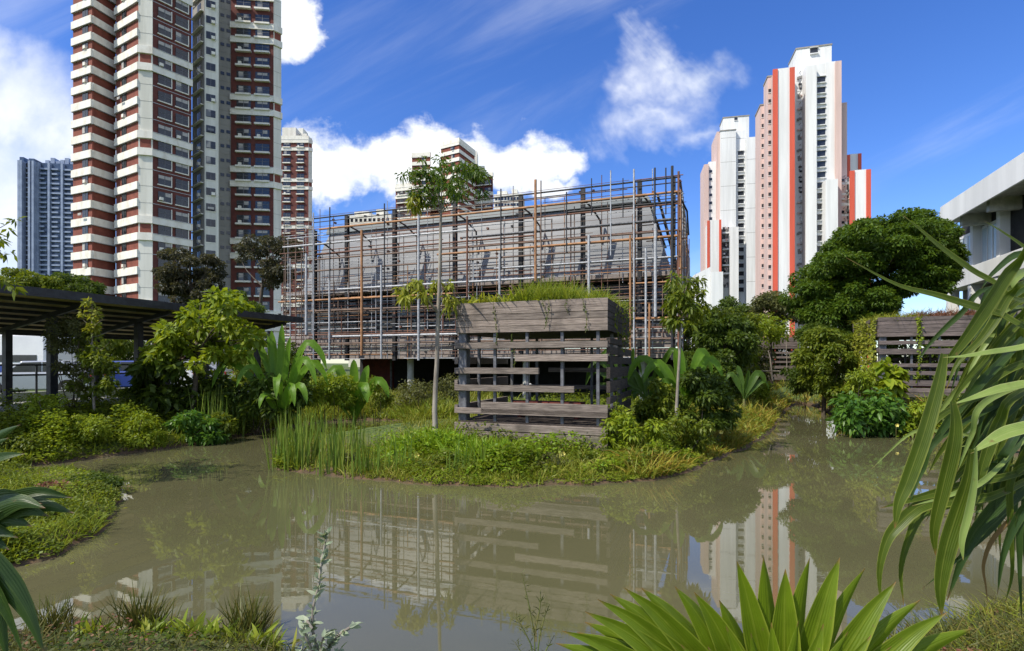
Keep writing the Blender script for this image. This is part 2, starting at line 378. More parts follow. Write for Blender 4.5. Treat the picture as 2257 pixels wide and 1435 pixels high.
def height(X, Y):
    X = np.atleast_1d(np.asarray(X, float)); Y = np.atleast_1d(np.asarray(Y, float))
    d = sdist(X, Y)+.10*wob(X*1.3, Y*1.3)
    isl_ = sstep(X, -6, -4.5)*(1-sstep(X-.45*(Y-12), 4.5, 6.5))*(1-sstep(Y, 13.5, 17))*sstep(Y, 8, 9.5)
    hm = hmax(X, Y); lowl = isl_*(1-sstep(X, -2.9, -1.7)); hm = hm*(1-lowl)+.10*lowl
    up = np.minimum(.03+(.30-.17*isl_)*np.maximum(d, 0)**.85, hm)+.03*wob(X, Y)*sstep(d, 0, .6)
    return np.where(d > 0, up, np.maximum(-.9, d*.5))
def hz(x, y): return float(height([x], [y])[0])
def axis(a, b, st, far, g=1.35):
    v = list(np.arange(a, b+st/2, st)); s = st; x = v[-1]
    while x < far: s *= g; x += s; v.append(x)
    s = st; x = v[0]; lo = []
    while x > -far: s *= g; x -= s; lo.append(x)
    return np.array(lo[::-1]+v)
gx = axis(-19, 20, .15, 1500); gy = axis(1.2, 33, .13, 1500)
GX, GY = np.meshgrid(gx, gy); shp = GX.shape
GZ = height(GX.ravel(), GY.ravel())
idx = np.arange(GX.size).reshape(shp)
q = np.stack([idx[:-1, :-1], idx[:-1, 1:], idx[1:, 1:], idx[1:, :-1]], -1).reshape(-1, 4)
tag(npmesh('ground', np.stack([GX.ravel(), GY.ravel(), GZ], -1), [q], 'soil', smooth=True), kind='structure')
wb = MB(); wb.add([(-40,-2,0),(45,-2,0),(45,45,0),(-40,45,0)], [(0,1,2,3)]); tag(wb.build('water', 'water'), kind='structure')

# ------------------------------------------------------------------ foliage geometry
def unit(a): return a/np.maximum(np.linalg.norm(a, axis=-1, keepdims=True), 1e-9)
def leaves(pos, d, up, L, W, droop=.25, full=False):
    """pos,d,up (n,3); L,W (n,) -> V,F"""
    d = unit(d); s = unit(np.cross(d, up)); n_ = unit(np.cross(s, d)); N = len(pos); L = L[:, None]; W = W[:, None]
    Z = np.array([0, 0, 1.0])
    def P(t, a, f=0): return pos+d*L*t+s*W*a-Z*(droop*L*t*t)+n_*W*f
    if full:
        V = np.stack([P(0, 0), P(.3, -.5, .15), P(.35, 0), P(.3, .5, .15), P(.68, -.36, .1), P(.7, 0), P(.68, .36, .1), P(1, 0)], 1)
        base = (np.arange(N)*8)[:, None]
        Q = np.concatenate([base+np.array([1, 2, 5, 4]), base+np.array([2, 3, 6, 5])]); T = np.concatenate([base+np.array([0, 2, 1]), base+np.array([0, 3, 2]), base+np.array([4, 5, 7]), base+np.array([5, 6, 7])])
        return V.reshape(-1, 3), [Q, T]
    V = np.stack([P(0, 0), P(.45, -.5), P(1, 0), P(.45, .5)], 1); base = (np.arange(N)*4)[:, None]
    return V.reshape(-1, 3), [base+np.array([0, 1, 2, 3])]
def blades(pos, d, L, W, droop, seg=3, face=None):
    """thin grass blades"""
    N = len(pos); d = unit(d); Z = np.array([0, 0, 1.0])
    hd = rng.normal(size=(N, 3)) if face is None else face+0*d
    s = unit(np.cross(d, hd)); rings = []
    side = unit(np.where(np.abs(d[:, 2:3]) > .999, np.array([[1., 0, 0]]), d*np.array([1, 1, 0])))
    for k in range(seg):
        t = k/seg; c = pos+d*(L*t)[:, None]-Z*(droop*L*t*t)[:, None]+side*(droop*L*t*t*.6)[:, None]
        ww = (W*(1-.75*t**2)*.5)[:, None]*s; rings += [c-ww, c+ww]
    c = pos+d*L[:, None]-Z*(droop*L)[:, None]+side*(droop*L*.6)[:, None]; rings.append(c)
    V = np.stack(rings, 1); m = 2*seg+1; base = (np.arange(N)*m)[:, None]
    Q = [base+np.array([2*k, 2*k+1, 2*k+3, 2*k+2]) for k in range(seg-1)]
    T = base+np.array([2*seg-2, 2*seg-1, 2*seg])
    return V.reshape(-1, 3), [np.concatenate(Q) if Q else np.zeros((0, 4), int), T]
def join(parts):
    Vs, Fd, o = [], {}, 0
    for V, F in parts:
        Vs.append(V)
        for f in F:
            if len(f): Fd.setdefault(f.shape[1], []).append(f+o)
        o += len(V)
    return np.concatenate(Vs), [np.concatenate(x) for x in Fd.values()]
def sph(n): return unit(rng.normal(size=(n, 3)))
def clumpleaves(cl, n, L, up=.6, droop=.3, full=False, aspect=.5, fill=.35):
    """cl (m,6): centre and radii; leaves lie through each clump's outer shell"""
    cl = np.asarray(cl, float); wts = cl[:, 3]*cl[:, 4]; wts = wts/wts.sum()
    i = rng.choice(len(cl), n, p=wts); u_ = sph(n); r = fill+(1-fill)*rng.random(n)**.5
    pos = cl[i, :3]+u_*r[:, None]*cl[i, 3:]
    d = u_*.9+rng.normal(size=(n, 3))*.6; d[:, 2] -= .15
    upv = u_*.5+rng.normal(size=(n, 3))*.45; upv[:, 2] += up
    Ls = L*(.6+.7*rng.random(n)); return leaves(pos, d, upv, Ls, Ls*aspect, droop, full)
def inpoly(poly, x, y):
    c = False; n = len(poly)
    for i in range(n):
        (x1, y1), (x2, y2) = poly[i], poly[(i+1) % n]
        if (y1 > y) != (y2 > y) and x < x1+(y-y1)*(x2-x1)/(y2-y1): c = not c
    return c
def polyclumps(poly, Y, thick, n, rpx, flat=.75):
    xs = [p[0] for p in poly]; ys = [p[1] for p in poly]; out = []; cx = sum(xs)/len(xs); hw = (max(xs)-min(xs))/2+1
    while len(out) < n:
        x = random.uniform(min(xs), max(xs)); y = random.uniform(min(ys), max(ys))
        if not inpoly(poly, x, y): continue
        k = math.sqrt(max(0, 1-((x-cx)/hw)**2)); yw = Y+random.uniform(-1, 1)*thick*k*.5
        p = at(x, y, yw); r = rpx*yw/FPX*random.uniform(.7, 1.25)
        out.append((p.x, p.y, p.z, r, r, r*flat*random.uniform(.8, 1.1)))
    return np.array(out)
def limb(mb, a, b, r0, r1, n=6, sag=.08, mi=0, k=4):
    a = Vector(a); b = Vector(b); L = (b-a).length; pts = []
    off = Vector((random.uniform(-1, 1), random.uniform(-1, 1), random.uniform(-.3, .8)))*L*sag
    for i in range(k+1):
        t = i/k; pts.append(a.lerp(b, t)+off*math.sin(math.pi*t))
    mb.tube(pts, [r0+(r1-r0)*(i/k)**.8 for i in range(k+1)], n, mi)
def tree(name, label, cat, base, clumps, n, L, lm, r0, fork=.5, bm='bark_dark', group=None, lean=0, full=False, nl=10, droop=.3, aspect=.5, up=.6, crown='crown', trunk='trunk', topx=None, extra=None, fill=.35):
    """base (x,y,z); clumps in world coordinates"""
    b = Vector(base); o = empty(name, b, 0, label, cat, group)
    cl = np.array(clumps, float); cl[:, :3] -= np.array(b)
    c = cl[:, :3].mean(0); zt = cl[:, 2].max()*.9
    fz = max(.2, cl[:, 2].min()*(1-fork)+cl[:, 2].max()*fork*.55) if fork < 5 else .1
    mb = MB(); top = Vector((c[0]*.8 if topx is None else topx, c[1]*.8, zt)); fp = Vector((top.x*.5, top.y*.5, fz))
    pts = [Vector((0, 0, -.15)), fp*.33+Vector((lean*.4, 0, 0)), fp*.7+Vector((lean*.2, 0, 0)), fp, fp.lerp(top, .5), top]
    rr = [r0*1.25, r0, r0*.85, r0*.72, r0*.45, r0*.12]
    mb.tube(pts, rr, 9)
    pick = random.sample(range(len(cl)), min(nl, len(cl)))
    for i in pick:
        t = random.uniform(0, .75); s = fp.lerp(top, t)
        if cl[i, 2] < s.z: s = fp.lerp(top, max(0, t*.3))
        limb(mb, s, cl[i, :3], r0*(.42-.25*t), r0*.06, 5)
    mb.build(trunk, bm, o)
    V, F = clumpleaves(cl, n, L, up, droop, full, aspect, fill)
    if extra is not None: V, F = join([(V, F), extra])
    npmesh(crown, V, F, lm, o); return o
def shrub(name, label, cat, px, py, Y, poly, n, L, lm, thick=None, ncl=14, rpx=None, full=False, group=None, aspect=.5, droop=.3, up=.6, ns=7, sr=.012, fill=.2):
    w_ = max(p[0] for p in poly)-min(p[0] for p in poly)
    thick = thick or w_*Y/FPX*.7; rpx = rpx or w_*.2
    X = (px-CX)/FPX*Y; b = Vector((X, Y, hz(X, Y)))
    cl = polyclumps(poly, Y, thick, ncl, rpx); cl[:, 2] = np.maximum(cl[:, 2], b.z+.08)
    o = empty(name, b, 0, label, cat, group); cl[:, :3] -= np.array(b); mb = MB()
    for i in random.sample(range(len(cl)), min(ns, len(cl))): limb(mb, (random.uniform(-.08, .08), random.uniform(-.08, .08), -.1), cl[i, :3], sr*1.6, sr*.4, 5, .1)
    mb.build('stem', 'bark_dark', o)
    V, F = clumpleaves(cl, n, L, up, droop, full, aspect, fill); npmesh('foliage', V, F, lm, o); return o
def ribbon(pts, W, tw=0.0, fold=.35, n=16, normal=(0, -1, .25), prof=None, tear=0):
    """a broad leaf along a path: folded along its midrib; returns V,F,across,along"""
    P = [Vector(p) for p in pts]; P = [P[0]*2-P[1]]+P+[P[-1]*2-P[-2]]; m = len(P)-3; C_ = []
    for i in range(n+1):
        t = i/n*m; k = min(int(t), m-1); f = t-k; p0, p1, p2, p3 = P[k:k+4]
        C_.append(.5*((2*p1)+(p2-p0)*f+(2*p0-5*p1+4*p2-p3)*f*f+(-p0+3*p1-3*p2+p3)*f**3))
    V = []; ac = []; al = []; nm = Vector(normal)
    for i, c in enumerate(C_):
        t = i/n; tg = (C_[min(i+1, n)]-C_[max(i-1, 0)]).normalized()
        s = tg.cross(nm).normalized(); s = Matrix.Rotation(tw*(t-.3), 3, tg) @ s; u_ = s.cross(tg)
        ww = W*(prof(t) if prof else max(.02, math.sin(math.pi*min(1, .12+t*.88))**.75))*.5
        a2 = fold*ww
        for a in (-1, -.5, 0, .5, 1):
            jag = 1+(random.uniform(-tear, tear) if abs(a) == 1 else 0)
            V.append(c+s*ww*a*jag+u_*(a2*abs(a))); ac.append(abs(a)); al.append(t)
    F = [(i*5+k, i*5+k+1, (i+1)*5+k+1, (i+1)*5+k) for i in range(n) for k in range(4)]
    return np.array([tuple(v) for v in V]), [np.array(F)], ac, al
def ribbons(name, lst, mat, parent, loc=None, origin=(0, 0, 0), thick=0):
    """lst of ribbon tuples in world coordinates -> one mesh relative to origin"""
    V, F = join([(r[0], r[1]) for r in lst]); V = V-np.array(origin)
    o = npmesh(name, V, F, mat, parent, loc, {'across': sum([r[2] for r in lst], []), 'along': sum([r[3] for r in lst], [])}, True)
    return o
pmat('curtain', (.42,.40,.38), (.16,.17,.20), .8, .35, detail=2, lo=.45, hi=.55)

# ================================================================== TOWERS
def brick_tower(name, label, segs, base_z, ztop, fh=2.88, zref=54.0, roof=None, group=None, kmax=26, deep=.35):
    """segs: px0,Y0,px1,Y1,style[,ztop]; zref: height of the middle of a floor whose white bands run double"""
    ax = (segs[0][0]-CX)/FPX*segs[0][1]; ay = segs[0][1]
    root = empty(name, (ax, ay, base_z), 0, label, 'building', group)
    wall = MB(); fb = {}; wins = []
    gid = [0]; last = [None]
    def FB(key): return fb.setdefault((key, gid[0]), MB())
    z0 = base_z
    for j, sg in enumerate(segs):
        px0, Y0, px1, Y1, st = sg[:5]; zt = (sg[5] if len(sg) > 5 else ztop)+.011*j
        p0 = Vector(((px0-CX)/FPX*Y0-ax, Y0-ay)); p1 = Vector(((px1-CX)/FPX*Y1-ax, Y1-ay)); L = (p1-p0).length
        if last[0] is not None and (p0-last[0]).length > .9: gid[0] += 1
        last[0] = p1
        t = (p1-p0).normalized(); n = Vector((t.y, -t.x)); ang = math.atan2(t.y, t.x)
        def sb(mb, a0, a1, o0, o1, za, zb, mi=0):
            c = [p0+t*a0+n*o1, p0+t*a1+n*o1, p0+t*a1+n*o0, p0+t*a0+n*o0]; mb.prism([(q.x, q.y) for q in c], za-z0, zb-z0, mi)
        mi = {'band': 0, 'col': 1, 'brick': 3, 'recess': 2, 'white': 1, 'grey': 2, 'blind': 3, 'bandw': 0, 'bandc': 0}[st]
        sb(wall, 0, L, -deep, 0, z0-1, zt, mi)
        k = math.ceil((z0-zref)/fh)
        def win(a, zc, kind, out=.03):
            q = p0+t*a+n*out; wins.append((q.x, q.y, zc-z0, ang, kind))
        while zref+fh*k < zt-.6:
            zc = zref+fh*k; dbl = k % 5 == 0
            if st in ('band', 'bandw', 'bandc'):
                sb(FB(2*k+1), -.12 if st != 'band' else 0, L+.1, -.5, .28, zc+.80, min(zc+2.10, zt+.3)); sb(FB(2*k+1), -.05, L+.05, 0, .33, zc+.74, zc+.81, 1)
                if st == 'bandw': win(L*.66, zc, 'open')
                if st == 'bandc': win(L*.38, zc, 'open')
            elif st == 'col':
                if dbl: sb(wall, L*.12, L*.9, 0, .06, zc-.72, zc+.72, 0)
                if dbl:
                    for e_ in (1, -1): dz = 1.44*e_; sb(FB(2*k+e_), -.1, L+.1, -.5, .30, zc+dz-.62, zc+dz+.62)
                else: sb(FB(2*k+1), 0, L, 0, .02, zc+1.42, zc+1.46, 2)
            elif st in ('brick', 'blind'):
                if dbl:
                    for e_ in (1, -1): dz = 1.44*e_; sb(FB(2*k+e_), -.1, L+.1, -.5, .30, zc+dz-.62, zc+dz+.62); sb(FB(2*k+e_), 0, L, 0, .36, zc+dz+.50, zc+dz+.58, 1)
                elif st == 'brick': sb(FB(2*k+1), 0, L, 0, .05, zc+1.36, zc+1.46, 1)
                for a in (.30, .74): win(L*a, zc, 'frame' if st == 'brick' else 'ledge')
            elif st == 'white': win(L*.45, zc, 'open')
            elif st == 'grey':
                win(L*.3, zc, 'small'); win(L*.78, zc+.1, 'small'); sb(FB(2*k+1), 0, L, 0, .03, zc+1.40, zc+1.46, 2)
            elif st == 'recess':
                win(L*.6, zc, 'open'); sb(FB(2*k-1), L*.1, L*.95, 0, .5, zc-1.3, zc-1.15)
            k += 1
        if st in ('band', 'brick', 'blind', 'bandw', 'bandc'): sb(FB('top%d' % j), -.14, L+.14, -.6, .32, zt-1.1, zt+.5)
    # closing body behind the facade
    f0 = Vector((0, 0)); f1 = Vector(((segs[-1][2]-CX)/FPX*segs[-1][3]-ax, segs[-1][3]-ay)); dd = (f1-f0); nn = Vector((-dd.y, dd.x)).normalized()
    for sg in segs:
        zt = (sg[5] if len(sg) > 5 else ztop)-z0-.6; q = [Vector(((a-CX)/FPX*b-ax, b-ay)) for a, b in ((sg[0], sg[1]), (sg[2], sg[3]))]
        if q[1].x-q[0].x < .3: continue
        tt = (q[1]-q[0]).normalized(); b0 = .3 if tt.y > .7 else .05
        if tt.y > .7: continue
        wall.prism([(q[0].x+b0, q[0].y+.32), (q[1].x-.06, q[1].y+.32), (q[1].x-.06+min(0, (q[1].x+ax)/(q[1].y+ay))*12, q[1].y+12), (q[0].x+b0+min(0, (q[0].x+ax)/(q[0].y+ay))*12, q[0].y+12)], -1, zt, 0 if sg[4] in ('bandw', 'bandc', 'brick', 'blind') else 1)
    wall.build('wall', ['brick', 'cream', 'grey_render', 'brick_shaded'], root)
    for (k_, g_), m_ in fb.items(): m_.build('white_band' if len(m_.v) > 16 or 0 in m_.m else 'floor_line', ['white_band', 'galv', 'grey_render'], root)
    if roof:
        rb = MB()
        for (pa, pb, Yr, za, zb) in roof: rb.box((pa-CX)/FPX*Yr-ax, (pb-CX)/FPX*Yr-ax, Yr-ay, Yr-ay+5, za-z0-1, zb-z0)
        rb.build('rooftop_housing', 'cream', root)
    def wmb(kind, var=0):
        m = MB()
        if kind == 'open': m.box(-.75, .75, -.05, .05, -.62, .72, 0); m.box(-.8, .8, -.02, .09, -.78, -.62, 1); m.box(-.04, .04, -.08, .0, -.6, .7, 2)
        if kind == 'frame':
            m.box(-1.0, 1.0, -.06, .05, -.8, .85, 0); m.box(-1.12, 1.12, -.16, .1, -.98, -.8, 1); m.box(1.0, 1.12, -.16, .1, -.8, .95, 1); m.box(-.05, .05, -.1, 0, -.8, .85, 2); m.box(-1.0, 1.0, -.1, 0, .1, .16, 2)
        if kind == 'ledge':
            m.box(-1.35, 1.35, -.06, .05, -.7, .95, 0); m.box(-1.45, 1.45, -.60, .1, -1.05, -.72, 1); m.box(-.05, .05, -.1, 0, -.7, .95, 2); m.box(-1.3, 1.3, -.1, 0, .25, .31, 2)
        if kind == 'small': m.box(-.32, .32, -.05, .05, -.25, .35, 0)
        if kind in ('frame', 'ledge'):
            if var == 1: m.box(-.95, -.1, -.075, -.0, -.7, .8, 3)
            if var == 2: m.box(.1, .95, -.075, -.0, .1, .8, 3); m.box(-.9, -.35, -.55, -.1, -.70, -.2, 1)
            if var == 3: m.box(-.95, .95, -.075, 0, .25, .8, 3)
        if kind == 'open':
            if var == 1: m.box(-.7, -.05, -.09, -.0, -.5, .65, 3)
            if var == 2: m.box(.1, .7, -.5, .0, -.62, -.1, 1)
            if var == 3: m.box(-.5, .5, -.9, -.85, -.5, -.1, 3)
        return m
    meshes = {}; wins.sort(key=lambda q: -{'ledge': 3, 'frame': 3, 'open': 2, 'small': 1}[q[4]]+abs(q[2]-30)*.02*0)
    ks = wins[:100]; rest = wins[100:]
    for x, y, z, a, kind in ks:
        var = random.choice([0, 0, 1, 2, 3]); kk = (kind, var)
        if kk not in meshes:
            o = wmb(kind, var).build('window', ['dark_glass', 'white_band', 'post_grey', 'curtain'], root); meshes[kk] = o
        else: o = meshes[kk].copy(); C.objects.link(o); o.parent = root
        o.location = (x, y, z); o.rotation_euler = (0, 0, a)
    if rest:
        mb = MB()
        for x, y, z, a, kind in rest:
            i0 = len(mb.v); s_ = wmb(kind, random.choice([0, 0, 1, 2, 3])); mb.add(s_.v, s_.f); mb.m[-len(s_.f):] = s_.m
            mb.xf(Matrix.Translation((x, y, z)) @ Matrix.Rotation(a, 4, 'Z'), i0)
        tag(mb.build('windows', ['dark_glass', 'white_band', 'post_grey', 'curtain'], root), kind='stuff')
    return root
BT = 'red brick and white banded apartment towers'
brick_tower('apartment_tower', 'tallest red brick and white banded apartment tower, its top cut off by the frame',
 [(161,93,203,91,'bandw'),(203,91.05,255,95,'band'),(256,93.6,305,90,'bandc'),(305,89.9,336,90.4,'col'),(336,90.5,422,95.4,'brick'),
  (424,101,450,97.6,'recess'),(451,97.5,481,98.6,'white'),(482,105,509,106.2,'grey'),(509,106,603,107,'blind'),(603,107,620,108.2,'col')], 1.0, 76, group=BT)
k2 = 87.0
brick_tower('apartment_tower', 'narrow brick and white apartment tower peeping out right behind the tallest brick tower',
 [(612,196,680,196,'blind'),(680,196,688,197,'col')], 1.0, 85.6, zref=68.3, roof=[(622,652,200,86,91),(652,676,203,86,90),(658,668,205,86,93)], group=BT)
brick_tower('apartment_tower', 'brick and white apartment tower rising behind the crown of the tall slender tree',
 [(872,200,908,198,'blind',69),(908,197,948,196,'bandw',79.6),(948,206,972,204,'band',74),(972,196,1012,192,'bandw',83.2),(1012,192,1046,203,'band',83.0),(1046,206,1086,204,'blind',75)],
 1.0, 68, zref=66.0, roof=[(1030,1052,206,80,84.5),(1052,1068,208,72,79.5),(915,940,202,72,81)], group=BT)

def slab_tower(name, label, fr, blocks, wins, balc, group, base=1.0):
    root = fr.empty(name, label, 'building', group)
    parts = {}
    for i, (pa, pb, pt, yl, dp, mt) in enumerate(blocks):
        xa, xb = fr.x(pa, yl), fr.x(pb, yl); zt = fr.z((pa+pb)/2, pt, yl)
        parts.setdefault(mt, MB()).box(xa, xb, yl, yl+dp, -1, zt)
        if xb-xa > 5 and mt != 'recess': parts[mt].box(xa-.15, xb+.15, yl-.15, yl+dp, zt-.03, zt+.35, 1)
        if mt == 'white_paint' and xb-xa > 3:
            z = 4
            while z < zt-2: parts[mt].box(xa+.05, xb-.05, yl-.02, yl+.1, z, z+.09, 1); z += 8.4
    nm = {'white_paint': ('wall', 'white_paint'), 'red_paint': ('red_fin', 'red_paint'), 'pink_paint': ('pink_wall', 'pink_paint'), 'recess': ('recess', 'clutter'),
          'cap': ('coping', 'grey_render'), 'joint': ('joint_line', 'grey_render'), 'grey_render': ('grey_wall', 'grey_render')}
    for k, mb in parts.items(): mb.build(nm[k][0], [nm[k][1], 'grey_render'], root)
    wm = MB(); wm.box(-.95, .95, -.04, .4, -.75, .75, 0); wm.box(-1.05, 1.05, -.5, .05, -1.0, -.78, 1); wm.box(-1.05, 1.05, -.45, .05, .78, .9, 1)
    ws = MB(); ws.box(-.5, .5, -.05, .3, -.5, .5, 0); ws.box(-.6, .6, -.15, .05, -.65, -.5, 1)
    src = {}; n = 0; rest = MB()
    for (pc, pt, pb_, yl, kind) in wins:
        x = fr.x(pc, yl); z = fr.z(pc, pt, yl); zb = fr.z(pc, pb_, yl)
        while z > zb:
            w_ = wm if kind == 'big' else ws
            if n < 100:
                if kind not in src: o = w_.build('window', ['dark_glass', 'white_paint'], root); src[kind] = o
                else: o = src[kind].copy(); C.objects.link(o); o.parent = root
                o.location = (x, yl, z)
            else:
                i0 = len(rest.v); rest.add(w_.v, w_.f); rest.m[-len(w_.f):] = w_.m; rest.xf(Matrix.Translation((x, yl, z)), i0)
            n += 1; z -= 2.8
    if rest.v: tag(rest.build('windows', ['dark_glass', 'white_paint'], root), kind='stuff')
    first = None
    for (pa, pb, pt, pb_, yl) in balc:
        xa, xb = fr.x(pa, yl), fr.x(pb, yl); z = fr.z((pa+pb)/2, pt, yl); zb = fr.z((pa+pb)/2, pb_, yl); W = xb-xa; variants = []
        while z > zb:
            if len(variants) < 4:
                m = MB(); m.box(.05, W-.05, -1.0, .1, -.15, 0, 0); m.box(.05, W-.05, -1.0, -.9, 0, .25+.5*random.random(), 0); m.box(W*.1, W*.45, .0, .12, .15, 2.3, 1); m.box(W*.58, W*.92, 0, .12, .9, 2.2, 1)
                for q in range(5):
                    a = random.uniform(.1, W-.8); b_ = random.uniform(.1, 1.5); m.box(a, a+random.uniform(.2, .8), -.95-random.uniform(0, .5), -.86, b_, b_+random.uniform(.2, .9), random.choice([0, 2, 1, 3, 2]))
                m.box(W*.3, W*.36, -2.0, -.9, 1.9, 1.96, 2)
                o = m.build('balcony', ['white_paint', 'dark_glass', 'grey_render', 'pink_paint'], root); variants.append(o)
            else: o = random.choice(variants).copy(); C.objects.link(o); o.parent = root
            o.location = (xa, yl, z); z -= 2.8
    return root
SG = 'white apartment towers with red fins'
f1 = Fr((1690-CX)/FPX*140, 140, 1.0, 14)
slab_tower('slab_tower', 'tallest white apartment tower with bright red vertical fins and pink side walls', f1,
 [(1676,1745,229,9,7,'pink_paint'),(1692,1745,167,4,5,'pink_paint'),(1706,1748,155,.62,3.3,'pink_paint'),(1704,1714.5,152,-.3,.6,'red_paint'),(1714.5,1741,150,0,.6,'white_paint'),(1741,1752,148,-.3,.6,'red_paint'),
  (1752,1776,165,7,12,'recess'),(1776,1800,144,2.5,12,'white_paint'),(1800,1820,140,4.2,12,'white_paint'),(1820,1842,136,4,12,'white_paint'),(1842,1855,134,3.2,12,'pink_paint'),
  (1855,1867,226,6,10,'pink_paint'),(1752,1775,128,6,3,'white_paint'),(1755,1833,104,9.5,8,'white_paint'),
  (1820,1847,395,1.0,6,'white_paint'),(1847,1875,400,7,5,'recess'),(1874,1884,376,0.7,.6,'red_paint'),(1884,1910,374,1,.6,'white_paint'),(1910,1920,373,.7,.6,'red_paint'),(1885,1916,379,1.62,6,'white_paint'),
  (1868,1874,341,12,.6,'red_paint'),(1874,1892,339,12.3,.6,'white_paint'),(1892,1899,338,12,.6,'red_paint'),(1876,1898,343,12.95,5,'white_paint')],
 [(1810,176,560,4.2,'big'),(1683,255,640,9,'small'),(1698,200,640,4,'small'),(1794,112,118,9.45,'big')],
 [(1753,1775,180,600,6.9),(1849,1873,408,520,6.9)], SG)
f2 = Fr((1600-CX)/FPX*182, 182, 1.0, 12)
slab_tower('slab_tower', 'shorter white apartment tower left of the red finned one, with a lift housing on top', f2,
 [(1552,1562,362,5,10,'pink_paint'),(1562,1580,356,6,10,'white_paint'),(1580,1588,290,4,12,'pink_paint'),(1588,1622,288,3,12,'white_paint'),(1622,1645,288,4.5,12,'white_paint'),
  (1645,1668,302,2,12,'white_paint'),(1668,1676,310,9,8,'recess'),(1594,1651,258,8,7,'white_paint'),(1559,1564.5,486,-3.2,.6,'red_paint'),(1564.5,1585,485,-3,.6,'white_paint'),(1585,1590,484,-3.2,.6,'red_paint'),(1562,1589,489,-2.35,8,'white_paint'),
  (1591,1609,504,1.5,6,'recess'),(1609,1628,500,-1,8,'white_paint')],
 [(1633,338,650,4.5,'big'),(1566.5,378,640,6,'small'),(1622,262,268,7.9,'small')],
 [(1591,1609,515,620,1.4),(1668,1675,330,640,8.9)], SG)
f3 = Fr((1560-CX)/FPX*120, 120, 1.0, 10)
r = f3.empty('podium_block', 'plain white low block with slanting top below the shorter white tower', 'building')
m = MB(); xa, xb, xc = f3.x(1530), f3.x(1566), f3.x(1592)
m.extr([(xa, -1), (xb, -1), (xb, f3.z(1566, 588)), (xa, f3.z(1530, 606))], 0, 10); m.build('side_wall', 'white_paint', r)
m = MB(); m.box(xb+.02, xc, -.8, 9, -1, f3.z(1592, 600)); m.build('wall', 'white_paint', r)
m = MB(); m.box(f3.x(1594), f3.x(1612), 3, 9, -1, f3.z(1600, 630)); m.build('stair_core', 'grey_render', r)

# far glass tower
f4 = Fr((100-CX)/FPX*330, 330, 1.0, -8)
r = f4.empty('glass_tower', 'distant dark blue glass tower with pale balcony lines on the skyline', 'building')
m = MB(); zt = f4.z(100, 352)
m.box(f4.x(43), f4.x(52), 0, 25, -1, zt+1, 0); m.box(f4.x(52), f4.x(66), 2, 25, -1, zt-2, 1); m.box(f4.x(66), f4.x(78), -1, 25, -1, zt+0, 0); m.box(f4.x(78), f4.x(166), 3, 28, -1, zt-1, 0)
m.build('wall', ['blue_glass', 'recess'], r)
z = 50
while z < zt-3:
    m = MB()
    for a, b in ((80, 104), (106, 133), (135, 163)):
        m.box(f4.x(a)+random.uniform(0, 1), f4.x(b)-random.uniform(0, 3), 1.4, 3.1, z, z+1.0)
    m.box(f4.x(53), f4.x(64), 1.2, 2.1, z, z+.7); z += 3.0; m.build('balcony_rail', 'blue_rail', r)
m = MB()
for a in (45, 50, 68, 76, 80, 104.7, 133.7, 163): m.box(f4.x(a)-.6, f4.x(a)+.6, -1.6 if a < 79 else .9, 3.5, -1, zt-1.5)
m.build('mullion', 'blue_rail', r)
m = MB()
for a in (84, 96, 108, 118, 128, 140): m.box(f4.x(a), f4.x(a+9), 6, 12, zt-2, zt+random.uniform(1, 4))
m.build('rooftop_housing', 'blue_rail', r)
# small far roofs behind the timber building
for (pa, pb, pt, Y, lab) in ((1088,1152,424,260,'pale far apartment block just right of the brick tower behind the slender tree'), (768,862,470,240,'beige far apartment roof peeping above the left half of the pipe clad building')):
    fa = Fr((pa-CX)/FPX*Y, Y, 1.0, 6); r = fa.empty('apartment_block', lab, 'building'); x1 = fa.x(pb); zt = fa.z(pa, pt)
    m = MB(); m.box(0, x1, 0, 12, -1, zt-1); m.box(x1*.1, x1*.45, 2, 10, zt-1, zt+1.2); m.box(x1*.6, x1*.8, 3, 8, zt-1, zt+2.2); m.build('wall', 'cream', r)
    m = MB()
    for i in range(9):
        for k in range(3): m.box(x1*(.05+.105*i), x1*(.05+.105*i)+1.2, -.05, .2, zt-4-3*k, zt-2.6-3*k)
    tag(m.build('windows', 'dark_glass', r), kind='stuff')

# ================================================================== PIPE CLAD BUILDING
B = Fr(-5.35, 28.0, .43, 20)
bl = B.empty('pipe_clad_building', 'long grey building on stilts wrapped in a screen of rusty and galvanised pipes', 'building')
yw = 1.9; xl, xr = B.x(640, yw), B.x(1478, yw); zb = B.z(905, 790, 0); zm = B.z(1478, 602, yw); zt = B.z(1425, 415, yw); xt = B.x(1425, yw); xtl = B.x(705, yw); zml = zm
DEEP = 15
m = MB()   # upper storey leans back towards its roof
def frus(mb, xa0, xa1, xb0, xb1, ya, yb, yA, yB, z0, z1, mi=0):
    vs = [(xa0, ya, z0), (xa1, ya, z0), (xa1, yb, z0), (xa0, yb, z0), (xb0, yA, z1), (xb1, yA, z1), (xb1, yB, z1), (xb0, yB, z1)]
    mb.add(vs, [(3,2,1,0), (4,5,6,7), (0,1,5,4), (1,2,6,5), (2,3,7,6), (3,0,4,7)], mi)
frus(m, xl+.8, xr, xtl, xt, yw, DEEP, yw+.9, DEEP-1, zm, zt-.42); m.build('upper_wall', 'siding', bl)

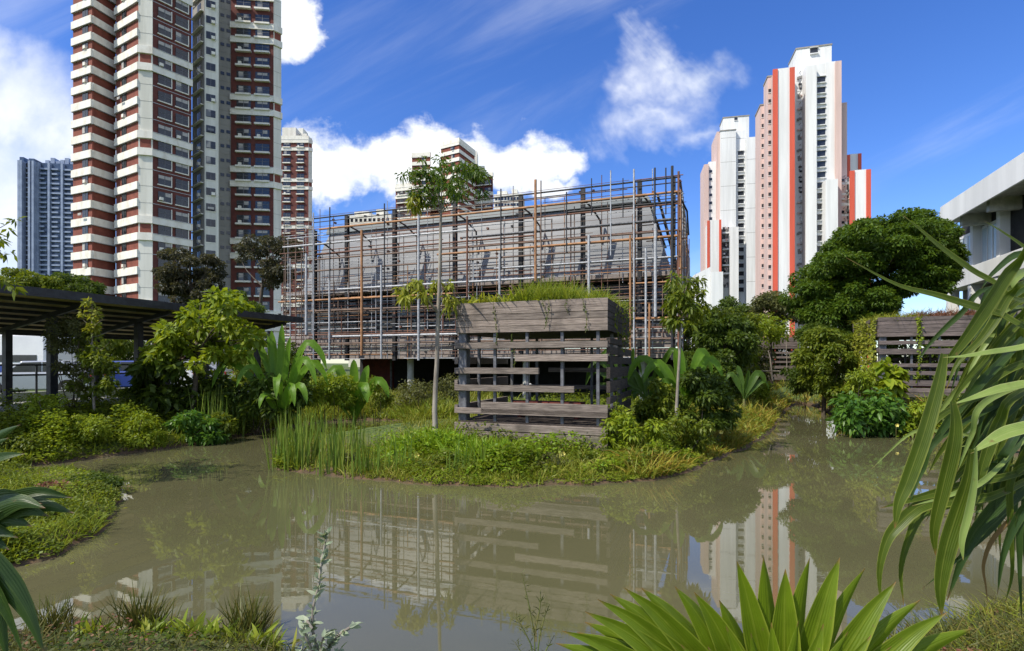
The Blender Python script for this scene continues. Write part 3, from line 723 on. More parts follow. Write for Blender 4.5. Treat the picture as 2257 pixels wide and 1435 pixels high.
m = MB(); frus(m, xtl-.15, xt+.15, xtl-.1, xt-.1, yw+.75, DEEP-.8, yw+.85, DEEP-.8, zt-.42, zt+.03); m.build('roof', 'roof_grey', bl)
m = MB(); m.box(xl, xr+.3, yw-.35, DEEP, zm-.16, zm+.06); m.build('floor_slab', 'fascia', bl)
m = MB(); m.box(xl+.3, xr-.2, yw+.9, DEEP-.3, zb+.9, zm-.16); m.build('glazing', 'dark_glass', bl)
m = MB()
z = zb+.95
while z < zm-.3:
    xa = xl+random.uniform(0, 1.5)
    while xa < xr-.5:
        L = random.uniform(3, 9); m.box(xa, min(xa+L, xr), yw+.25+random.uniform(0, .1), yw+.4, z, z+.11); xa += L+random.uniform(.0, 2.2)
    z += .29
m.build('louvre', 'louver', bl)
m = MB()
for i, (z0_, z1_, y0_) in enumerate(((zb, zb+.22, yw-.5), (zb+.24, zb+.47, yw-.44), (zb+.49, zb+.72, yw-.5), (zb+.74, zb+.95, yw-.46), (zb+.97, zb+1.2, yw-.5), (zb+1.24, zb+1.45, yw-.42))): m.box(xl-.2+.1*i, xr+.2, y0_, y0_+.12, z0_, z1_)
m.build('timber_fascia', 'fascia', bl)
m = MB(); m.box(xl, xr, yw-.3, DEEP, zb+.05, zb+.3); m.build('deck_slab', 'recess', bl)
# side louvres on the right end and back pipes
m = MB(); z = zb+.6
while z < zt-.3:
    t = max(0, (z-zm)/(zt-zm)); m.box(xr+.25-1.0*t, xr+.34-1.0*t, yw, DEEP, z, z+.14); z += .42
m.build('side_louvre', 'louver', bl)
# columns
for pc, yl in ((905, 2.4), (1417, 2.4), (700, 2.4), (1160, 2.4)):
    x = B.x(pc, yl); m = MB(); m.tube([(x, yl, -.3), (x, yl, zb+.05)], .19, 16); m.build('column', 'concrete', bl)
m = MB(); m.box(B.x(800, 5), B.x(865, 5), 5, 5.2, -.2, zb+.05); m.build('red_panel', 'dark_red', bl)
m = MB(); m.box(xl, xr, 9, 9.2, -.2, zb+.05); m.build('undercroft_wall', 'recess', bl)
m = MB(); x = B.x(862, 4.5); m.tube([(x, 4.5, -.2), (x, 4.5, zb)], .07, 8); m.build('downpipe', 'post_grey', bl)
# steel posts and bracket arms behind the pipes
posts = [(694,508),(765,475),(870,461),(1003,446),(1148,430),(1285,414),(1410,397),(1484,388)]
for pc, pt in posts:
    yl = .75; x = B.x(pc, yl); z1 = B.z(pc, pt, yl); m = MB(); m.box(x-.02, x+.02, yl-.09, yl+.09, zb-.1, z1); m.box(x-.10, x+.10, yl-.10, yl-.075, zb-.1, z1); m.box(x-.10, x+.10, yl+.075, yl+.10, zb-.1, z1)
    m.build('steel_post', 'black_pipe', bl)
    m = MB(); m.tube([(x, yl+.1, z1-.55), (x+.25, yl+.7, z1-.75), (x+.55, yl+1.5, z1-1.25), (x+.62, yl+1.5, z1-2.4)], .05, 6); m.build('bracket_arm', 'black_pipe', bl)
PM = ['rust', 'brown_pipe', 'brown_pipe', 'galv', 'brown_pipe', 'brown_pipe', 'rust', 'galv', 'rust', 'orange_pipe']
X0, X1 = B.x(612, 0), B.x(1503, 0); ZT = B.z(1480, 386, 0)
nh = 0; z = zb+.02; stuff = MB()
rows = []
while z < ZT+.1: rows.append(z); z += .185
def hpipe(x0, x1, y, z, r, mt, dz=0):
    global nh
    if nh < 98: m = MB(); m.tube([(x0, y, z), (x1, y, z+dz)], r, 6); m.build('horizontal_pipe', mt, bl); nh += 1
    else: stuff.tube([(x0, y, z), (x1, y, z+dz)], r, 5, PMI.get(mt, 0))
PMI = {k: i for i, k in enumerate(['rust', 'orange_pipe', 'brown_pipe', 'galv', 'black_pipe'])}
# the bold ones measured from the photograph: px0,py0,px1,py1,material,radius
for a, b, c_, d, mt, r_ in ((705,508,1500,420,'orange_pipe',.055),(625,545,1046,507,'galv',.05),(1020,535,1490,470,'post_grey',.05),(965,563,1500,518,'orange_pipe',.06),(745,640,1195,610,'galv',.055),
     (1090,610,1502,545,'galv',.045),(615,672,1000,640,'orange_pipe',.05),(735,742,1010,736,'galv',.06),(620,735,1510,727,'rust',.04),(1385,703,1506,700,'orange_pipe',.055),(760,522,1500,448,'rust',.035),
     (690,487,1500,385,'black_pipe',.04),(690,496,1500,396,'black_pipe',.025),(1385,622,1500,624,'orange_pipe',.04),(640,690,1400,655,'brown_pipe',.05),(640,583,1500,500,'brown_pipe',.045),
     (660,602,1300,552,'brown_pipe',.045),(613,760,1505,745,'brown_pipe',.05),(1250,472,1500,440,'black_pipe',.05),(700,560,1180,520,'rust',.045)):
    xa, xb = B.x(a), B.x(c_); za, zb2 = B.z(a, b), B.z(c_, d); zz = (za+zb2)/2; hpipe(xa, xb, -.05, zz, r_, mt)
for z in rows:
    x = X0+random.uniform(0, .5)
    if z > zm+.3 and random.random() < .25: continue
    while x < X1-1:
        L = random.choice([random.uniform(3, 8), random.uniform(8, 22)]); x1_ = min(x+L, X1+random.uniform(-.2, .25))
        hpipe(x, x1_, random.choice([.08, .16, .26, .4]), z+random.uniform(-.05, .05), random.choice([.012, .016, .02, .026]), random.choice(PM) if z < zt else 'black_pipe'); x = x1_+random.uniform(.1, 2.5)
# verticals: measured first px, top, bottom, material, radius
nv = 0
def vpipe(x, y, z0, z1, r_, mt):
    m = MB(); m.tube([(x, y, z0), (x, y, z1)], r_, 7); m.build('vertical_pipe', mt, bl)
for pc, pt, pb, mt, r_ in ((678,560,735,'galv',.075),(800,508,785,'orange_pipe',.07),(1182,398,620,'orange_pipe',.065),(925,468,790,'galv',.065),(729,618,790,'galv',.055),(843,585,788,'galv',.055),
    (1032,478,655,'rust',.05),(1299,520,655,'galv',.065),(1445,495,700,'galv',.07),(1103,560,660,'galv',.055),(1424,548,790,'galv',.05),(1390,520,780,'orange_pipe',.05),(1432,670,785,'orange_pipe',.045),
    (730,458,620,'black_pipe',.035),(850,450,640,'black_pipe',.035),(1106,418,600,'black_pipe',.035),(1250,425,560,'black_pipe',.03),(1444,372,500,'black_pipe',.04),(1482,368,785,'black_pipe',.06),
    (1468,372,470,'black_pipe',.03),(1496,380,790,'rust',.05),(1500,420,700,'orange_pipe',.04),(1347,378,560,'galv',.03),(1398,375,790,'galv',.04),(694,470,790,'galv',.035),(655,560,760,'brown_pipe',.03),
    (668,560,780,'brown_pipe',.03),(643,570,770,'galv',.03),(633,560,740,'brown_pipe',.03),(1374,395,480,'black_pipe',.025),(1305,395,480,'black_pipe',.025),(1194,400,780,'brown_pipe',.03)):
    x = B.x(pc); vpipe(x, -.12, B.z(pc, pb)+random.uniform(-.1, .1), B.z(pc, pt), r_, mt)
i = X0+.3
while i < X1:
    a = zb+random.choice([0, 0, .4, 1.2]); b_ = random.choice([zm+.2, zm+1.5, zt-.5, zt+.3, ZT]); stuff.tube([(i, .2, a), (i, .2, b_)], .02, 5, random.choice([2, 2, 0, 1, 3])); i += random.uniform(.7, 1.0)
for i in range(26):
    y = random.choice([.1, .3, .45]); x = random.uniform(X0, X1); a = random.uniform(zb, zm); stuff.tube([(x, y, a), (x, y, random.uniform(a+2, ZT))], .018, 5, random.choice([2, 2, 3, 4, 0]))
for i in range(46):
    x = random.uniform(X0, X1); a = random.uniform(zb-.1, zm); b_ = random.uniform(a+1.2, min(ZT, a+6)); vpipe(x, random.choice([.0, .12, .3]), a, b_, random.choice([.02, .025, .03]), random.choice(PM))
# right end of the screen
for i, z in enumerate(rows):
    if z > zt+.3: continue
    y0 = random.uniform(0, 3); y1 = random.uniform(8, DEEP); mt = random.choice(PM); stuff.tube([(X1-.1, y0 if i % 3 else -.2, z), (X1-.1, y1, z)], .028, 5, PMI[mt])
for i in range(26):
    y = .3+i*.55; a = zb if random.random() < .6 else random.uniform(zb, zm); stuff.tube([(X1-.05, y, a), (X1-.05, y, random.uniform(zm+1, ZT+.2))], .03, 5, random.randrange(5))
for q in range(110):
    x = random.uniform(X0, X1); z = random.choice(rows)
    if z < ZT-.2: stuff.box(x-.05, x+.05, .02, .16, z-.045, z+.045, random.choice([0, 2, 4]))
tag(stuff.build('pipework', ['rust', 'orange_pipe', 'brown_pipe', 'galv', 'black_pipe'], bl), kind='stuff')

# ================================================================== TIMBER PAVILIONS
PG = 'slatted timber planter pavilions in the wetland'
Wp, Dp = 3.89, 3.75
def plankbox(mb, x0, x1, y0, y1, z0, z1):
    mb.box(x0, x1, y0, y1, z0, z1)
def pavilion(fr, label, front, left=None, wood='wood', side='wood_shaded', right=None, back=True, planter=(3.05, 3.81), deck=.84):
    """front edge at y=0 from x=-Wp to 0; heights above water"""
    oz = fr.oz; r = fr.empty('planter_pavilion', label, 'pavilion', PG)
    Z = lambda z: z-oz
    # planter made of stacked boards
    n = 5; h = (planter[1]-planter[0])/n
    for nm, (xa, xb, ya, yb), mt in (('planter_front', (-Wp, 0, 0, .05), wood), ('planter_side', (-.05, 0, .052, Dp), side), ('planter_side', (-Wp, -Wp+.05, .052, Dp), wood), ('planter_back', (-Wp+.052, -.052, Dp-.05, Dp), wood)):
        m = MB()
        for i in range(n):
            j = random.uniform(-.012, .012); k = random.uniform(0, .02)
            if xb-xa > 1: m.box(xa+k, xb-k*.5, ya+j, yb+j, Z(planter[0]+h*i+.004), Z(planter[0]+h*(i+1)-.004))
            else: m.box(xa+j, xb+j, ya+k, yb-k, Z(planter[0]+h*i+.004), Z(planter[0]+h*(i+1)-.004))
        m.build(nm, mt, r, bevel=.006)
    m = MB(); m.box(-Wp+.06, -.06, .06, Dp-.06, Z(planter[0]+.02), Z(planter[0]+.12)); m.box(-Wp+.06, -.06, .06, Dp-.06, Z(planter[1]-.16), Z(planter[1]-.06)); m.build('planter_soil', 'recess', r)
    # steel posts
    for i, px_ in enumerate([-Wp+.22, -Wp+1.05, -Wp+1.9, -Wp+2.78, -.25]):
        for y in (.12, Dp-.12):
            m = MB(); m.box(px_-.035, px_+.035, y-.035, y+.035, Z(deck-.7), Z(planter[0])); m.build('post', 'post_grey', r)
    for y in (1.25, 2.45):
        for px_ in (-Wp+.12, -.12): m = MB(); m.box(px_-.035, px_+.035, y-.035, y+.035, Z(deck-.7), Z(planter[0])); m.build('post', 'post_grey', r)
    for px_ in (-Wp+.16,): m = MB(); m.box(px_-.11, px_+.11, .10, .32, Z(deck-.7), Z(planter[0]+.01)); m.build('column', 'post_grey', r)
    for (xa, xb, za, zb_) in front:
        m = MB(); m.box(xa, xb, -.045, .045, Z(za), Z(zb_)); m.build('plank', wood, r, bevel=.006)
    for (xa, xb, za, zb_) in ((-Wp+.1, -Wp+1.9, 2.72, 2.83), (-Wp+1.4, -.1, 2.02, 2.15), (-Wp+.2, -2.0, 1.0, 1.12), (-Wp+.1, -.2, 1.5, 1.62), (-2.4, -.2, 2.4, 2.52)):
        if back: m = MB(); m.box(xa, xb, Dp-.05, Dp+.04, Z(za), Z(zb_)); m.build('plank', wood, r, bevel=.006)
    z = deck-.3
    k = 0
    while z < planter[0]-.2:
        hh = random.choice([.14, .18, .26]); a = 0; b = Dp-random.choice([0, 0, .6])
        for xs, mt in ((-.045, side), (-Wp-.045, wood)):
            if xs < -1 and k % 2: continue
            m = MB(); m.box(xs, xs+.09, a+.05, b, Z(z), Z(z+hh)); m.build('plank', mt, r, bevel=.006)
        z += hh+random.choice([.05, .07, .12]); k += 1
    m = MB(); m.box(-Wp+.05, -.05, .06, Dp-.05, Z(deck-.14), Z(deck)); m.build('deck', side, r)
    m = MB()
    for (a, b_, c_, d) in ((-2.75, -.9, 1.2, 1.75), ): m.box(a, b_, c_, d, Z(deck+.36), Z(deck+.43)); m.box(a+.1, a+.2, c_+.05, d-.05, Z(deck), Z(deck+.36)); m.box(b_-.2, b_-.1, c_+.05, d-.05, Z(deck), Z(deck+.36))
    m.build('bench', 'dark_red', r, bevel=.01)
    return r
pf = Fr(211.5/FPX*12.2, 12.2, .30, 20)
def fp(a, b, za, zb_): return (max(-Wp, pf.x(a)), min(0.0, pf.x(b)), za, zb_)
pav1 = pavilion(pf, 'nearest slatted timber pavilion with ferns and grass growing on its flat top', [
  (-Wp, 0, 2.66, 2.81), fp(1136, 1345, 2.34, 2.50), fp(990, 1188, 2.03, 2.18), fp(990, 1266, 1.60, 1.75), fp(1061, 1350, 1.05, 1.33), (-Wp, 0, 1.03, 1.17), (-Wp, 0, .62, .80), (-Wp, 0, .28, .60)])
pf2 = Fr((1937-CX)/FPX*19.8, 19.8, .85, 20); pf2.ox, pf2.oy = pf2.w(Wp, 0)
FR2 = [(-Wp, -Wp+1.7, 2.78, 2.92), (-Wp+1.5, 0, 2.70, 2.92), (-Wp, 0, 2.42, 2.62), (-Wp+.3, 0, 1.95, 2.08), (-Wp+.9, 0, 1.66, 1.80), (-Wp+.5, 0, 1.26, 1.46), (-Wp+.9, 0, 1.02, 1.18), (-Wp, 0, .85, 1.0)]
def sh(fr_): return [(a, b, c_+.2, d+.2) for a, b, c_, d in fr_]
pav2 = pavilion(pf2, 'weathered timber pavilion with yellow green creeper hanging down its left corner', sh(FR2), wood='wood_grey', side='wood_grey', planter=(3.27, 4.0), deck=1.0)
pf3 = Fr((1758-CX)/FPX*37, 37, .85, 20)
pav3 = pavilion(pf3, 'farthest small timber pavilion half hidden by trees at the end of the inlet', [(-Wp, 0, 2.95, 3.08), (-2.4, 0, 2.62, 2.76), (-Wp, 0, 2.30, 2.44), (-3, 0, 1.9, 2.1), (-Wp, 0, 1.1, 1.5)], wood='wood_grey', side='wood_shaded', planter=(3.3, 4.1), deck=1.0)

# ================================================================== COVERED WALKWAY
Wf = Fr(-13.86, 16.0, .90, -70)      # local x runs away from the viewer along the walkway, local y to the left
wk = Wf.empty('covered_walkway', 'dark steel covered walkway with a sloping ribbed roof on slim posts', 'walkway')
def wx(t): return t
def zr(y): return 2.95-(y)*.17     # roof underside height above base against distance back from the front posts
for t in [-7.8, -5.2, -2.6, 0, 2.6, 5.2, 7.8]:
    m = MB(); m.box(t-.1, t+.1, -.1, .1, -.1, zr(0)-.16); m.build('post', 'steel_dark', wk)
    m = MB(); m.box(t+.0-.09, t+.09, 2.1, 2.3, -.1, zr(2.2)-.16); m.build('post', 'steel_dark', wk)
    m = MB(); frus(m, t-.05, t+.05, t-.05, t+.05, -1.5, 3.2, -1.5, 3.2, 0, .14)
    m.v = [(x, y, z+zr(y)-.17) for x, y, z in m.v]; m.build('rafter', 'steel_dark', wk)
m = MB()
for i in range(8):
    y = -1.5+i*.66; m.box(-9, 8.6, y-.025, y+.025, zr(y)-.0, zr(y)+.10)
m.build('purlin', 'steel_dark', wk)
m = MB(); n = 60
vs = []; ys = np.linspace(-1.62, 3.3, n)
for i, y in enumerate(ys):
    z = zr(y)+.105+(.035 if i % 2 else 0); vs += [(-9.1, y, z), (8.7, y, z)]
for i, y in enumerate(ys[::-1]): vs += [(-9.1, y, zr(y)+.16), (8.7, y, zr(y)+.16)]
N_ = len(vs)//2
m.add(vs, [(2*i, 2*i+1, 2*((i+1) % N_)+1, 2*((i+1) % N_)) for i in range(N_)]+[tuple(2*i for i in range(N_))[::-1], tuple(2*i+1 for i in range(N_))]); m.build('roof', 'roof_sheet', wk)
m = MB(); m.box(-9.1, 8.7, -1.72, -1.63, zr(-1.6)-.04, zr(-1.6)+.2); m.build('gutter', 'steel_dark', wk)
m = MB(); m.box(-9, 8.6, 3.32, 3.42, zr(3.3)-.05, zr(3.3)+.15); m.build('back_fascia', 'steel_dark', wk)
pth = MB(); pth.prism([Wf.w(-9, -.9), Wf.w(8.8, -.9), Wf.w(8.8, 3.2), Wf.w(-9, 3.2)], .7, 1.0); tag(pth.build('path', 'paving'), kind='structure')
m = empty('railing', (*Wf.w(-9, 3.6), .9), 70, 'dark metal railing behind the covered walkway in front of the parked bus', 'railing')
q = MB()
for z in (1.30, .95): q.box(0, 15, -.03, .03, z, z+.06)
q.build('rail', 'steel_dark', m); q = MB()
for i in range(8): q.box(i*2.1, i*2.1+.05, -.025, .025, -.1, 1.36)
q.build('baluster', 'steel_dark', m)
wl = MB(); a = Wf.w(-4, 4.4); wl.box(0, 12, 0, .2, -.2, .35); tag(wl.build('low_wall', 'concrete', None), 'low grey concrete wall between the covered walkway and the parked vehicles', 'wall'); o = bpy.data.objects['low_wall']; o.location = (*a, .9); o.rotation_euler = (0, 0, R(70))

# ================================================================== VEHICLES behind the walkway
def wheel(r_, x, y, root, rad=.33):
    m = MB(); m.tube([(x, y-.11, rad), (x, y+.11, rad)], rad, 20, smooth=False); o = m.build('wheel', 'tyre', root, bevel=.02)
    h = MB(); h.tube([(x, y-.13, rad), (x, y+.13, rad)], rad*.55, 12, smooth=False); h.build('rim', 'galv', o)
def car(loc, deg, mat, label, van=False):
    r = empty('parked_car', loc, deg, label, 'car', 'cars parked beyond the walkway')
    L = 4.3; prof = [(0, .35), (.1, .75), (.25, .86), (1.15, .98), (4.05, 1.0), (4.28, .8), (4.3, .35), (3.9, .22), (.4, .22)]
    m = MB(); m.extr(prof, -.85, .85); m.build('body', mat, r, bevel=.07)
    cab = [(1.05, .94), (1.75, 1.45), (3.2, 1.48), (3.95, .98)]
    m = MB(); m.extr(cab, -.72, .72); m.build('roof', mat, r, bevel=.06)
    for s_ in (-1, 1):
        m = MB(); m.extr([(1.25, .99), (1.82, 1.39), (2.45, 1.41), (2.45, .99)], s_*.74-.012, s_*.74+.012); m.build('side_window', 'dark_glass', r)
        m = MB(); m.extr([(2.53, .99), (2.53, 1.41), (3.13, 1.41), (3.7, 1.02)], s_*.74-.012, s_*.74+.012); m.build('side_window', 'dark_glass', r)
        for x in (.85, 3.45): wheel(r, x, s_*.78, r)
        m = MB(); m.box(-.02, .1, s_*.62-.16, s_*.62+.16, .6, .76); m.build('headlight', 'lamp_white', r, bevel=.02)
        m = MB(); m.box(4.22, 4.33, s_*.66-.12, s_*.66+.12, .65, .88); m.build('tail_light', 'lamp_red', r, bevel=.02)
    m = MB(); m.add([(1.0, -.66, .98), (1.0, .66, .98), (1.70, .6, 1.42), (1.70, -.6, 1.42)], [(0,1,2,3)]); m.build('windscreen', 'dark_glass', r)
    return r
def bus(loc, deg, label):
    r = empty('parked_bus', loc, deg, label, 'bus'); L = 9.5
    m = MB(); m.box(0, L, -1.2, 1.2, .35, 2.85); m.build('body', 'car_white', r, bevel=.15)
    m = MB()
    for s_ in (-1, 1): m.box(.3, L-.3, s_*1.2-.03, s_*1.2+.03, .75, 1.2)
    m.build('blue_stripe', 'car_blue', r); m = MB()
    for s_ in (-1, 1): m.box(.3, L-.3, s_*1.2-.035, s_*1.2+.035, .62, .73)
    m.build('red_stripe', 'stripe_red', r)
    for i in range(6):
        for s_ in (-1, 1): m = MB(); m.box(.5+i*1.45, 1.8+i*1.45, s_*1.2-.02, s_*1.2+.02, 1.4, 1.75); m.build('window', 'dark_glass', r)
    m = MB(); m.box(-.02, .05, -1.0, 1.0, 1.3, 2.5); m.build('windscreen', 'dark_glass', r)
    for x in (1.8, 7.4):
        for s_ in (-1, 1): wheel(r, x, s_*1.1, r, .48)
    return r
p = at(-305, 800, 27); bus((p.x, 27, .95), 6, 'white bus with blue and red stripes parked behind the walkway posts')
for px_, Y, dg, mt, lab in ((150, 25, 12, 'car_blue', 'dark blue car parked behind the slim young tree'), (232, 26, 10, 'car_white', 'white car parked behind the third walkway post'), (-40, 22.5, 15, 'car_silver', 'silver grey car parked in front of the striped bus'), (330, 30, 8, 'car_silver', 'silver car parked behind the big leaved shrub')):
    p = at(px_, 800, Y); car((p.x, Y, .93), dg, mt, lab)
# white shelter roof seen beside the banana plant
p = at(478, 800, 33); r = empty('shelter', (p.x, 33, .9), 0, 'flat white roofed shelter glimpsed left of the banana plant', 'shelter')
m = MB(); m.box(0, 3.0, 0, 3, 2.05, 2.35); m.build('roof', 'white_paint', r, bevel=.03)
for x in (.2, 2.7): m = MB(); m.box(x-.05, x+.05, .2, .3, -.1, 2.05); m.build('post', 'post_grey', r)
# small bollard light inside view of the nearest pavilion
p = at(1168, 840, 17.2); z0 = hz(p.x, p.y); r = empty('bollard_light', (p.x, p.y, z0), 0, 'small white topped bollard light seen through the nearest pavilion', 'bollard light')
m = MB(); m.tube([(0, 0, -.1), (0, 0, 1.0)], .035, 8); m.build('post', 'post_grey', r); m = MB(); m.tube([(0, 0, 1.0), (0, 0, 1.05), (0, 0, 1.16), (0, 0, 1.22)], [.07, .11, .09, .03], 12); m.build('lamp_head', 'lamp_white', r)

# ================================================================== CONCRETE BUILDING right
Rf = Fr(26*.9645, 26.0, .9, -70)    # local x away from the viewer, local y = outward is negative
rb = Rf.empty('concrete_building', 'white concrete building with a deep roof overhang and tall blue grey windows', 'building')
# local frame: x runs away from the viewer; the facade faces -X world = local +y
def rz(px, py, yl=0): return Rf.z(px, py, yl)
xf_ = Rf.x(2070, 1.6); za = Rf.z(2257, 345, 1.6)
m = MB(); m.box(-12, xf_, -9, 1.6, za-.75, za, 0); m.build('roof_slab', 'concrete', rb, bevel=.03)
m = MB(); m.box(-12, xf_-.5, 1.60, 1.72, za-1.05, za+.12); m.build('roof_fascia', 'white_paint', rb)
xe = Rf.x(2108, 0); zw1 = Rf.z(2257, 452, 0); zw0 = Rf.z(2257, 545, 0)
zs = Rf.z(2200, 565, .6)
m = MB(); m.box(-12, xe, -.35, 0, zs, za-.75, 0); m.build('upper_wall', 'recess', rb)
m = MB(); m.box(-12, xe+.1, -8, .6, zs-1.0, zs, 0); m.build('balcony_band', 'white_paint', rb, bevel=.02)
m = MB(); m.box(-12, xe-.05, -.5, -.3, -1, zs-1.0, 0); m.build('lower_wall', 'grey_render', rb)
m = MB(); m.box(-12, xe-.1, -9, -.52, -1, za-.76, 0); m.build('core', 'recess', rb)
for i in range(9):
    x = xe-.25-i*2.9; m = MB(); m.box(x-.17, x+.17, -.2, .45, zs, za-.75); m.build('pier', 'white_paint', rb, bevel=.02)
    m = MB(); m.box(x-.2, x+.2, .0, .55, -1, zs-1.0); m.build('column', 'white_paint', rb, bevel=.02)
    if i in (0, 1, 4): 
        f = MB(); f.box(x-2.7, x-.2, .0, .06, zs+.05, zs+.2); f.box(x-2.7, x-.2, .0, .06, za-1.5, za-1.35)
        for q in range(5): f.box(x-.25-q*.6, x-.2-q*.6, .0, .07, zs+.2, za-1.5)
        f = f.build('window', 'white_paint', rb)
        g = MB(); g.box(x-2.68, x-.2, .02, .04, zs+.2, za-1.5); g.build('pane', 'window_film', f)
for i in range(5):
    x = xe-2-i*3.3; m = MB(); m.box(x-.9, x+.9, -.29, -.22, .4, zs-2.0); m.build('window', 'dark_glass', rb)
m = MB(); m.box(xf_-2.2, xf_-1.9, -6, 1.3, za-1.4, za-.75); m.box(xf_-5.2, xf_-4.9, -6, 1.3, za-1.4, za-.75); m.build('roof_beam', 'concrete', rb)
leafmat('fern', [(.13,.24,.012),(.19,.31,.016),(.28,.37,.022)])

# ================================================================== TREES
TB = 'trees rising behind the garden'
def P2(px, py, Y): return at(px, py, Y)
def basep(px, Y, z=None): X = (px-CX)/FPX*Y; return (X, Y, hz(X, Y) if z is None else z)
# big dome shaped tree right of the red finned tower
poly = [(1742,650),(1752,615),(1795,580),(1830,545),(1850,515),(1895,495),(1940,478),(1990,470),(2030,468),(2070,486),(2095,520),(2112,555),(2100,590),(2085,628),(2070,640),(2050,612),(2020,630),(1990,640),(1965,665),(1945,700),(1905,712),(1850,714),(1790,700),(1755,680)]
cl = polyclumps(poly, 27, 6, 330, 24, .6)
tree('rain_tree', 'large dome crowned dark green tree beside the red finned tower', 'tree', basep(1975, 27.5, .9), cl, 170000, .155, 'leaf_rain', .24, fork=.5, nl=26, aspect=.55, up=1.0, fill=.5)
poly = [(1650,690),(1680,660),(1715,648),(1748,655),(1770,690),(1765,725),(1720,735),(1680,720)]
tree('tree', 'greyish green round tree between the farthest pavilion and the big dome shaped tree', 'tree', basep(1715, 44, .9), polyclumps(poly, 44, 4, 22, 18), 7000, .26, 'leaf_olive', .12, group=TB)
poly = [(1575,690),(1600,665),(1640,660),(1668,690),(1670,730),(1600,730)]
tree('tree', 'small dull green tree below the shorter white tower', 'tree', basep(1620, 46, .9), polyclumps(poly, 46, 4, 18, 16), 5500, .26, 'leaf_dark', .12, group=TB)
# dark trees before the brick tower
poly = [(348,600),(352,565),(380,548),(420,560),(430,600),(470,560),(500,548),(512,575),(480,600),(475,640),(500,668),(430,672),(370,665),(352,640)]
tree('tree', 'dark broad leaved tree standing before the foot of the tallest brick tower', 'tree', basep(425, 46, .9), polyclumps(poly, 46, 5, 60, 15, .6), 15000, .26, 'leaf_brown', .22, nl=22, group=TB, fill=.4)
poly = [(512,560),(540,530),(600,524),(650,530),(665,560),(640,610),(600,640),(585,600),(560,580),(530,580)]
tree('tree', 'sparse dark tree with open limbs just left of the pipe clad building', 'tree', basep(560, 42, .9), polyclumps(poly, 42, 5, 40, 15, .6), 9000, .22, 'leaf_brown', .18, nl=18, group=TB, fill=.4)
poly = [(500,655),(530,640),(560,655),(570,690),(500,695)]
tree('tree', 'low dark tree between the walkway roof and the sparse open tree', 'tree', basep(535, 40, .9), polyclumps(poly, 40, 4, 14, 16), 4500, .22, 'leaf_dark', .12, group=TB)
for i, (poly, px, Y, lab) in enumerate([
    ([(-60,640),(-60,600),(0,590),(60,598),(110,605),(130,640),(60,650)], 20, 62, 'dark spreading tree above the near end of the walkway roof'),
    ([(95,645),(100,608),(150,605),(200,622),(225,645),(200,660)], 160, 66, 'low flat topped tree above the walkway roof beside the brick tower')]):
    tree('tree', lab, 'tree', basep(px, Y, .9), polyclumps(poly, Y, 8, 34, 18, .5), 12000, .36, 'leaf_dark' if i else 'leaf_mid', .25, group=TB, fill=.5)
# trees and hedge seen under the walkway roof
for i, (px, Y, w_, top, lm, lab) in enumerate([(-70, 34, 95, 690, 'leaf_dark', 'dark tree at the near end of the parking area under the walkway roof'), (60, 35, 75, 700, 'leaf_mid', 'mid green tree behind the striped bus'),
    (150, 36, 60, 712, 'leaf_dark', 'dark leafy tree behind the blue car'), (235, 35, 60, 706, 'leaf_mid', 'bushy tree behind the white parked car'), (330, 38, 70, 705, 'leaf_dark', 'dark bushy tree behind the rear silver car'), (430, 40, 60, 700, 'leaf_dark', 'dark tree behind the big leaved shrub tree'), (520, 40, 60, 700, 'leaf_mid', 'bushy tree behind the banana plant near the shelter')]):
    poly = [(px-w_, 790), (px-w_*.8, top+25), (px-w_*.2, top), (px+w_*.5, top+5), (px+w_, top+40), (px+w_, 800), (px, 840)]
    tree('tree', lab, 'tree', basep(px, Y, .9), polyclumps(poly, Y, 4, 26, 22), 5200, .26, lm, .13, group='trees around the parking area')
# leafy twigs at the left edge (tree stands outside the frame)
poly = [(-90,500),(-40,470),(20,480),(50,490),(58,505),(30,520),(25,545),(10,570),(-60,580)]
cl = np.concatenate([polyclumps(poly, 9.5, 1.2, 15, 13, .7), polyclumps([(-120,600),(-60,590),(0,600),(48,612),(50,632),(0,660),(-100,670)], 9.5, 1.6, 20, 14, .7), polyclumps([(-300,450),(-100,430),(-100,640),(-300,650)], 9.5, 2, 24, 40, .7)])
tree('tree', 'small tree leaning in at the left edge above the walkway roof with drooping leaf tufts', 'tree', basep(-230, 9.5), cl, 2600, .13, 'leaf_mid', .06, nl=34, fill=.1, aspect=.42, group=None)

# slender tall tree in front of the pipe clad building
Y = 13.4; b = Vector(basep(960, Y)); o = empty('slender_tree', b, 0, 'tall slender pale trunked tree with a small dark crown standing left of the nearest pavilion', 'tree')
m = MB(); tp = [(960,958),(958,905),(960,850),(963,800),(964,740),(966,680),(968,640),(970,560),(971,500),(972,470)]
m.tube([P2(a, c_, Y)-b for a, c_ in tp], [.075,.066,.06,.056,.054,.05,.044,.04,.034,.03], 10)
limb(m, P2(966,690,Y)-b, P2(925,645,Y-.3)-b, .042, .02, 6); limb(m, P2(925,645,Y-.3)-b, P2(885,628,Y-.4)-b, .02, .006, 5)
limb(m, P2(967,665,Y)-b, P2(985,615,Y+.2)-b, .018, .006, 5)
br = [(972,472,925,420),(972,472,945,390),(972,472,975,370),(972,470,1010,425),(1010,425,1040,390),(1010,425,1050,410),(975,460,1000,380),(925,420,900,400),(925,420,895,430),(945,390,925,365),(1000,380,1020,365)]
for x0, y0, x1, y1 in br: limb(m, P2(x0,y0,Y)-b, P2(x1,y1,Y+random.uniform(-.5,.5))-b, .022, .006, 5)
m.build('trunk', 'bark', o)
